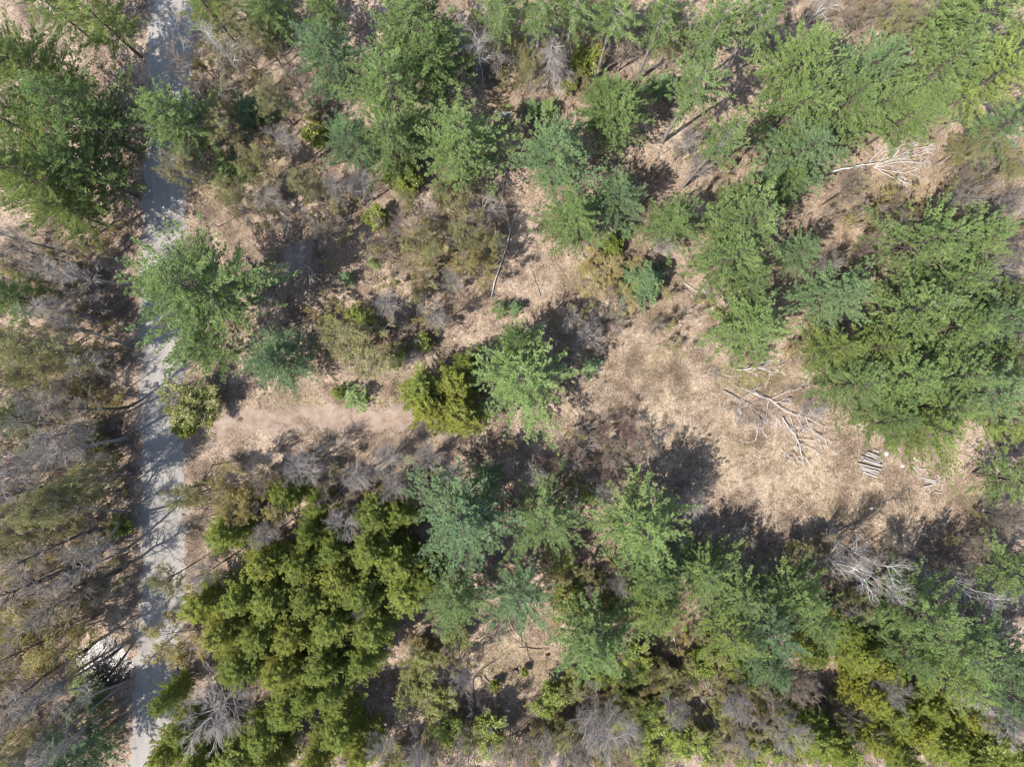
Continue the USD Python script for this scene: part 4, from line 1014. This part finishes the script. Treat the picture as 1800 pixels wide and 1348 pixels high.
BOARDS = [((1000, 660), (1225, 715), 0.26, 'long grey board nearest the wood in the scattered heap right of the log row'), ((1080, 700), (1225, 745), 0.24, 'grey board tucked under the long one in the scattered heap'),
          ((1060, 790), (1200, 755), 0.20, 'pale board lying crosswise in the scattered heap'), ((930, 520), (1005, 605), 0.16, 'thin board slanting towards the log row from the scattered heap'),
          ((1205, 855), (1300, 872), 0.14, 'small pale board lowest in the scattered heap'), ((1305, 745), (1300, 815), 0.12, 'short white board standing out at the right of the scattered heap'),
          ((1235, 620), (1275, 670), 0.18, 'short grey board close under the yellow-green pine'), ((1010, 545), (1090, 555), 0.12, 'narrow board above the long one in the scattered heap')]
for k, (a, b, w, lab) in enumerate(BOARDS):
    xa, ya = ground_xy(1480 + a[0] / 7.49, 750 + a[1] / 7.49)
    xb, yb = ground_xy(1480 + b[0] / 7.49, 750 + b[1] / 7.49)
    Lb = math.hypot(xb - xa, yb - ya)
    bx_ = trimesh.creation.box([Lb, w, 0.045]).subdivide().subdivide()
    v = np.array(bx_.vertices)
    v[:, 2] += 0.03 * np.sin(v[:, 0] * 2.0 + k) + 0.012 * np.sin(v[:, 1] * 30)
    v[:, 1] += (np.abs(v[:, 0]) > Lb * 0.49) * 0.02 * rng.normal(size=len(v))
    xf = UsdGeom.Xform.Define(stage, '/World/' + numbered('weathered_board'))
    xm, ym = (xa + xb) / 2, (ya + yb) / 2
    xf.AddTranslateOp().Set(Gf.Vec3d(xm, ym, float(height(np.array([xm]), np.array([ym]))[0]) + 0.14 + 0.06 * (k % 3)))
    xf.AddRotateXYZOp().Set(Gf.Vec3f(float(rng.uniform(-10, 10)), float(rng.uniform(-4, 4)), math.degrees(math.atan2(yb - ya, xb - xa))))
    raw_mesh(str(xf.GetPath()) + '/plank', v, np.array(bx_.faces), 'weathered_board')
    tag(xf.GetPrim(), lab, 'board', 'scattered boards right of the log row')

STONES = [(1557, 797, 0.32, 'pale stone just right of the log row'), (1587, 819, 0.26, 'white stone midway between the log row and the scattered boards'), (1608, 806, 0.30, 'pale flat stone above the scattered boards'),
          (1533, 893, 0.24, 'bluish pale stone below the log row near two bare saplings'), (1560, 882, 0.14, 'tiny white stone on the dry grass below the log row'), (115, 968, 0.3, 'pale stone among bare trees left of the lower road'),
          (1302, 1330, 0.3, 'pale rock between dark logs at the bottom edge')]
for k, (px, py, r, lab) in enumerate(STONES):
    s = trimesh.creation.icosphere(3, 1.0)
    v = np.array(s.vertices)
    v = v * (0.75 + 0.5 * meshkit.fbm(v * 1.3 + k * 7, 3, k)[:, None]) * [r, r * 0.8, r * 0.5]
    x, y = ground_xy(px, py)
    m = smooth_mesh('/World/' + numbered('pale_stone'), v + [x, y, float(height(np.array([x]), np.array([y]))[0]) + r * 0.2], np.array(s.faces), 'pale_stone')
    tag(m.GetPrim(), lab, 'stone')

STUMPS = [(906, 1180, 0.30, 'round brown tree stump in the straw opening'), (1497, 927, 0.26, 'dark round stump on the lower clearing edge'), (962, 1152, 0.18, 'small dark stump under the green pine at the straw opening')]
for k, (px, py, r, lab) in enumerate(STUMPS):
    x, y = ground_xy(px, py)
    z = float(height(np.array([x]), np.array([y]))[0])
    t = UsdGeom.Xform.Define(stage, '/World/' + numbered('tree_stump'))
    t.AddTranslateOp().Set(Gf.Vec3d(x, y, z))
    a = np.arange(18) * 2 * math.pi / 18
    prof = [(1.45, -0.1), (1.2, 0.08), (1.02, 0.25), (0.97, 0.42)]
    fl = 1 + 0.10 * np.sin(a * 5 + k) + 0.05 * np.sin(a * 3)
    v = np.vstack([np.column_stack([np.cos(a) * r * q * (1 + (fl - 1) * (2 if h < 0.2 else 1)), np.sin(a) * r * q * fl, np.full(18, h)]) for q, h in prof])
    I = np.arange(72).reshape(4, 18)
    J = np.roll(I, -1, 1)
    raw_mesh(str(t.GetPath()) + '/bark', v, np.stack([I[:-1], J[:-1], J[1:], I[1:]], -1).reshape(-1, 4), 'bark_brown')
    top = np.vstack([v[54:] * [0.97, 0.97, 1] + [0, 0, 0.01], [[0, 0, 0.40]]])
    raw_mesh(str(t.GetPath()) + '/cut_face', top, np.stack([np.arange(18), (np.arange(18) + 1) % 18, np.full(18, 18)], 1), 'bark_brown')
    tag(t.GetPrim(), lab, 'stump')


def lathe(prof, n=12):
    a = np.arange(n) * 2 * math.pi / n
    v = np.vstack([np.column_stack([np.cos(a) * r, np.sin(a) * r, np.full(n, z)]) for r, z in prof])
    I = np.arange(len(v)).reshape(len(prof), n)
    J = np.roll(I, -1, 1)
    return v, np.stack([I[:-1], J[:-1], J[1:], I[1:]], -1).reshape(-1, 4)


def utility_pole(px, py, H, arms, rot, label, wood='pole_wood'):
    x, y = ground_xy(px, py)
    t = UsdGeom.Xform.Define(stage, '/World/' + numbered('utility_pole'))
    t.AddTranslateOp().Set(Gf.Vec3d(x, y, float(height(np.array([x]), np.array([y]))[0])))
    t.AddRotateZOp().Set(rot)
    p = str(t.GetPath())
    raw_mesh(p + '/pole', *lathe([(0.001, -0.3), (0.16, -0.3), (0.15, H * 0.4), (0.115, H - 0.02), (0.09, H), (0.001, H + 0.01)], 14), wood)
    for k, (z, L) in enumerate(arms):
        b = trimesh.creation.box([L, 0.11, 0.13])
        b.apply_translation([0, 0.17, z])
        cross = p + '/' + ('crossarm' if k == 0 else f'crossarm_{k:03d}')
        raw_mesh(cross, np.array(b.vertices), np.array(b.faces), wood)
        for j, xx in enumerate(np.linspace(-L / 2 + 0.1, L / 2 - 0.1, 4)):
            v, f = lathe([(0.001, z + 0.065), (0.03, z + 0.066), (0.03, z + 0.13), (0.06, z + 0.14), (0.055, z + 0.18), (0.04, z + 0.19), (0.05, z + 0.24), (0.001, z + 0.26)], 10)
            raw_mesh(p + '/' + numbered_in(p, 'insulator'), v + [xx, 0.17, 0], f, 'pale_stone')
        for s in (-1, 1):
            v, f = segments(np.array([[s * L * 0.33, 0.13, z - 0.05]]), np.array([[0, 0.12, z - 0.6]]), np.array([0.022]), np.array([0.022]), 4)
            raw_mesh(p + '/' + numbered_in(p, 'brace'), v, f, wood)
    return tag(t.GetPrim(), label, 'utility pole')


def numbered_in(path, name):
    k = sum(1 for q in stage.GetPrimAtPath(path).GetChildren() if q.GetName() == name or q.GetName().startswith(name + '_'))
    return name if k == 0 else f'{name}_{k:03d}'


utility_pole(890, 246, 8.0, [(7.7, 1.5), (6.9, 1.1)], 8, 'grey wooden power pole with short crossarms at top centre between two broad pines')
utility_pole(138, 991, 10.5, [(10.1, 2.4), (9.0, 1.6)], 20, 'tall power pole among bare trees left of the road, throwing a crossed shadow', 'dark_pole_wood')

# ---------------------------------------------------------------- what nobody could count: saplings, litter, sticks, grass
rng = np.random.default_rng(2024)


def px_of(x, y):
    return 900 + x * F / CAM_H, 674 - y * F / CAM_H


ROAD_CLEAR = [3.4, 24]


def on_track(px, py):
    x, y = ground_xy(px, py)
    d_road = np.abs(x - road_x(y))
    d = np.min(np.hypot(px[:, None] - np.interp(np.linspace(0, 7, 60), range(8), DP[:, 0])[None], py[:, None] - np.interp(np.linspace(0, 7, 60), range(8), DP[:, 1])[None]), 1)
    return (d_road < ROAD_CLEAR[0]) | (d < ROAD_CLEAR[1])


def in_pond(px, py):
    return (np.abs(px - 175) < 62) & (np.abs(py - 1165) < 58)


def instancer(path, protos, xy, scale, idx, label, tilt=0.0, lift=0.0):
    pi = UsdGeom.PointInstancer.Define(stage, path)
    n = len(xy)
    z = height(xy[:, 0], xy[:, 1]) + lift
    pi.CreatePositionsAttr(Vt.Vec3fArray.FromNumpy(np.column_stack([xy, z]).astype(np.float32)))
    a = rng.uniform(0, 2 * math.pi, n)
    tx, ty = rng.normal(size=(2, n)) * tilt
    q = np.stack([np.cos(a / 2), tx * 0.5, ty * 0.5, np.sin(a / 2)], 1)
    q /= np.linalg.norm(q, axis=1, keepdims=True)
    pi.CreateOrientationsAttr(Vt.QuathArray([Gf.Quath(float(w), float(i), float(j), float(k)) for w, i, j, k in q]))
    pi.CreateScalesAttr(Vt.Vec3fArray.FromNumpy(np.repeat(scale[:, None], 3, 1).astype(np.float32)))
    pi.CreateProtoIndicesAttr(Vt.IntArray.FromNumpy(idx.astype(np.int32)))
    UsdGeom.Scope.Define(stage, path + '/kinds')
    targets = []
    for k, (nm, parts) in enumerate(protos):
        pp = f'{path}/kinds/{nm}_{k}'
        UsdGeom.Xform.Define(stage, pp)
        if isinstance(parts, str):
            stage.GetPrimAtPath(pp).GetReferences().AddInternalReference(parts)
        else:
            for part, (v, f), mat in parts:
                raw_mesh(f'{pp}/{part}', v, f, mat)
        targets.append(Sdf.Path(pp))
    pi.CreatePrototypesRel().SetTargets(targets)
    return tag(pi.GetPrim(), label, kind='stuff')


# thickets: (px, py, rx, ry, how many, share with buds)
THICKETS = [(110, 480, 130, 70, 90, 0.3), (110, 640, 130, 90, 110, 0.6), (120, 800, 130, 90, 120, 0.4), (120, 960, 130, 100, 120, 0.5), (70, 1090, 90, 70, 70, 0.6), (100, 1270, 120, 70, 110, 0.4), (60, 1180, 60, 50, 40, 0.5), (220, 1260, 30, 80, 10, 0.2),
            (420, 130, 80, 100, 36, 0.5), (470, 280, 90, 90, 34, 0.5), (480, 390, 70, 50, 18, 0.3), (590, 380, 70, 60, 20, 0.3), (740, 390, 110, 60, 30, 0.6), (720, 500, 110, 50, 22, 0.3), (800, 450, 60, 50, 22, 0.6), (560, 170, 40, 80, 20, 0.4), (610, 580, 80, 60, 34, 0.6),
            (700, 580, 60, 40, 20, 0.2), (640, 845, 130, 40, 34, 0.2), (1020, 580, 70, 60, 40, 0.2), (1020, 800, 80, 50, 30, 0.2), (1240, 940, 50, 30, 10, 0.2), (1410, 965, 60, 30, 22, 0.4), (1540, 980, 90, 30, 26, 0.2), (1720, 940, 80, 50, 36, 0.3), (880, 120, 80, 60, 40, 0.4),
            (1120, 90, 80, 60, 36, 0.4), (1220, 290, 60, 60, 18, 0.2), (1620, 320, 150, 60, 60, 0.5), (1500, 410, 90, 60, 30, 0.5), (1560, 40, 80, 40, 40, 0.5), (1740, 390, 70, 60, 30, 0.4), (1160, 560, 90, 30, 14, 0.2), (1350, 650, 90, 40, 26, 0.5), (1440, 780, 60, 30, 10, 0.2),
            (1150, 1200, 130, 80, 120, 0.8), (820, 1270, 110, 40, 50, 0.5), (1340, 1270, 110, 60, 80, 0.7), (1000, 1290, 100, 60, 70, 0.6), (750, 1310, 90, 40, 50, 0.5), (770, 1130, 50, 40, 24, 0.8), (1000, 1010, 50, 50, 30, 0.8), (1500, 1250, 120, 70, 44, 0.5), (1700, 1280, 80, 60, 26, 0.6), (420, 870, 60, 50, 24, 0.5), (1490, 1080, 60, 30, 20, 0.5)]
pp_, kk_ = [], []
for a, b, rx, ry, n, share in THICKETS:
    t = rng.normal(size=(n, 2)) * 0.62
    pp_.append(np.column_stack([a + t[:, 0] * rx, b + t[:, 1] * ry]))
    kk_.append(np.where(rng.random(n) < share, 3 + rng.integers(0, 3, n), rng.integers(0, 3, n)))
pp_, kk_ = np.vstack(pp_), np.concatenate(kk_)
ok = ~on_track(pp_[:, 0], pp_[:, 1]) & ~in_pond(pp_[:, 0], pp_[:, 1])
for x0, y0, x1, y1 in ((1445, 250, 1650, 345), (1225, 640, 1490, 830), (1490, 770, 1680, 880)):      # open ground under the fallen wood
    ok &= ~((pp_[:, 0] > x0) & (pp_[:, 0] < x1) & (pp_[:, 1] > y0) & (pp_[:, 1] < y1))
pp_, kk_ = pp_[ok], kk_[ok]
xy = np.column_stack(ground_xy(pp_[:, 0], pp_[:, 1]))
instancer('/World/sapling_thicket', [('sapling', KIND['sapling'][k][0]) for k in range(3)] + [('budding_sapling', KIND['bud_sapling'][k][0]) for k in range(3)],
          xy, rng.uniform(0.45, 1.15, len(xy)), kk_, 'thickets of leafless and budding saplings all over the forest floor', tilt=0.12)


def litter_patch(seed, n, radius, size):
    r_ = np.random.default_rng(seed)
    a, d = r_.uniform(0, 6.283, n), radius * np.sqrt(r_.uniform(0, 1, n)) * r_.uniform(0.7, 1.0, n)
    p = np.column_stack([np.cos(a) * d, np.sin(a) * d, r_.uniform(0.0, 0.05, n)])
    return leaf_quads(r_, p, size, 1.1)


def leaf_look(name, cols):
    usdkit.material(stage, '/World/Looks/' + name, {'g': ('geometry', {}), 'r': ('rgb_ramp', {'ramp': cols}), 'p': ('principled_bsdf', {'roughness': 0.7, 'specular_ior_level': 0.3})},
                    [('g.random_per_island', 'r.fac'), ('r.color', 'p.base_color')], surface='p.BSDF')


leaf_look('dead_leaf', [(0.0, (0.14, 0.10, 0.07)), (0.45, (0.27, 0.195, 0.14)), (0.8, (0.38, 0.285, 0.21)), (1.0, (0.50, 0.40, 0.31))])
leaf_look('straw', [(0.0, (0.20, 0.145, 0.08)), (0.5, (0.36, 0.28, 0.17)), (1.0, (0.52, 0.43, 0.30))])
ROAD_CLEAR[:] = [2.75, 13]
n = 6200
pxy = np.column_stack([rng.uniform(-60, 1860, n), rng.uniform(-60, 1410, n)])
ok = ~on_track(pxy[:, 0], pxy[:, 1]) & ~in_pond(pxy[:, 0], pxy[:, 1])
xy = np.column_stack(ground_xy(pxy[ok, 0], pxy[ok, 1]))
instancer('/World/fallen_leaves', [('leaves', [('leaf_litter', litter_patch(k, 330, 1.5, 0.055), 'dead_leaf')]) for k in range(3)], xy, rng.uniform(0.7, 1.2, len(xy)), rng.integers(0, 3, len(xy)),
          'dead brown leaves strewn over the forest floor', lift=0.02)


def sticks(seed, n, radius):
    r_ = np.random.default_rng(seed)
    c = np.column_stack([r_.normal(size=(n, 2)) * radius * 0.5, r_.uniform(0.02, 0.12, n)])
    a, L = r_.uniform(0, 6.283, n), r_.uniform(0.4, 1.7, n)
    d = np.column_stack([np.cos(a), np.sin(a), r_.normal(size=n) * 0.08])
    P = np.stack([c - d * L[:, None] / 2, c + r_.normal(size=(n, 3)) * 0.06, c + d * L[:, None] / 2], 1)
    B = grow(r_, P, 3, (0.2, 0.95), 0.45, 0.7, 0.02, k=1)
    return join([polyline_tubes(P, 0.022, 0.008, 4), polyline_tubes(B, 0.008, 0.004)])


ROAD_CLEAR[:] = [3.2, 20]
n = 1500
pxy = np.column_stack([rng.uniform(-40, 1840, n), rng.uniform(-40, 1390, n)])
ok = ~on_track(pxy[:, 0], pxy[:, 1]) & ~in_pond(pxy[:, 0], pxy[:, 1])
xy = np.column_stack(ground_xy(pxy[ok, 0], pxy[ok, 1]))
instancer('/World/fallen_twigs', [('twigs', [('twig_litter', sticks(11 + k, 7, 1.6), m)]) for k, m in enumerate(['twig_grey', 'twig_tan', 'bark_grey'])], xy, rng.uniform(0.5, 1.1, len(xy)), rng.integers(0, 3, len(xy)),
          'broken sticks and twigs littering the forest floor', lift=0.0)


def tuft(seed, n, h):
    r_ = np.random.default_rng(seed)
    b = np.column_stack([r_.normal(size=(n, 2)) * 0.22, np.zeros(n)])
    return needles(r_, b, np.tile([[0, 0, 1.0]], (n, 1)), 1, h, 0.03, 0.75)


gp = []
for a, b, rx, ry, s in DRY_GRASS:
    m_ = int(rx * ry * s * 0.013)
    t = rng.normal(size=(m_, 2)) * 0.6
    gp.append(np.column_stack([a + t[:, 0] * rx, b + t[:, 1] * ry]))
gp = np.vstack(gp)
gp = gp[~on_track(gp[:, 0], gp[:, 1])]
xy = np.column_stack(ground_xy(gp[:, 0], gp[:, 1]))
instancer('/World/dry_grass', [('grass', [('blades', tuft(31 + k, 60, 0.30), 'straw')]) for k in range(3)], xy, rng.uniform(0.5, 1.2, len(xy)), rng.integers(0, 3, len(xy)), 'tufts of dry straw-coloured grass on the clearing and glades')
gp = []
for a, b, rx, ry, s in MOSS:
    m_ = int(rx * ry * s * 0.012)
    t = rng.normal(size=(m_, 2)) * 0.6
    gp.append(np.column_stack([a + t[:, 0] * rx, b + t[:, 1] * ry]))
gp = np.vstack(gp)
gp = gp[~on_track(gp[:, 0], gp[:, 1])]
xy = np.column_stack(ground_xy(gp[:, 0], gp[:, 1]))
instancer('/World/green_herbs', [('herbs', [('leaves', leaf_quads(np.random.default_rng(41 + k), np.column_stack([np.random.default_rng(k).normal(size=(50, 2)) * 0.4, np.random.default_rng(k).uniform(0.02, 0.3, 50)]), 0.07, 0.8), 'bud_olive')]) for k in range(2)],
          xy, rng.uniform(0.6, 1.3, len(xy)), rng.integers(0, 2, len(xy)), 'low olive-green ground cover in patches on the forest floor')
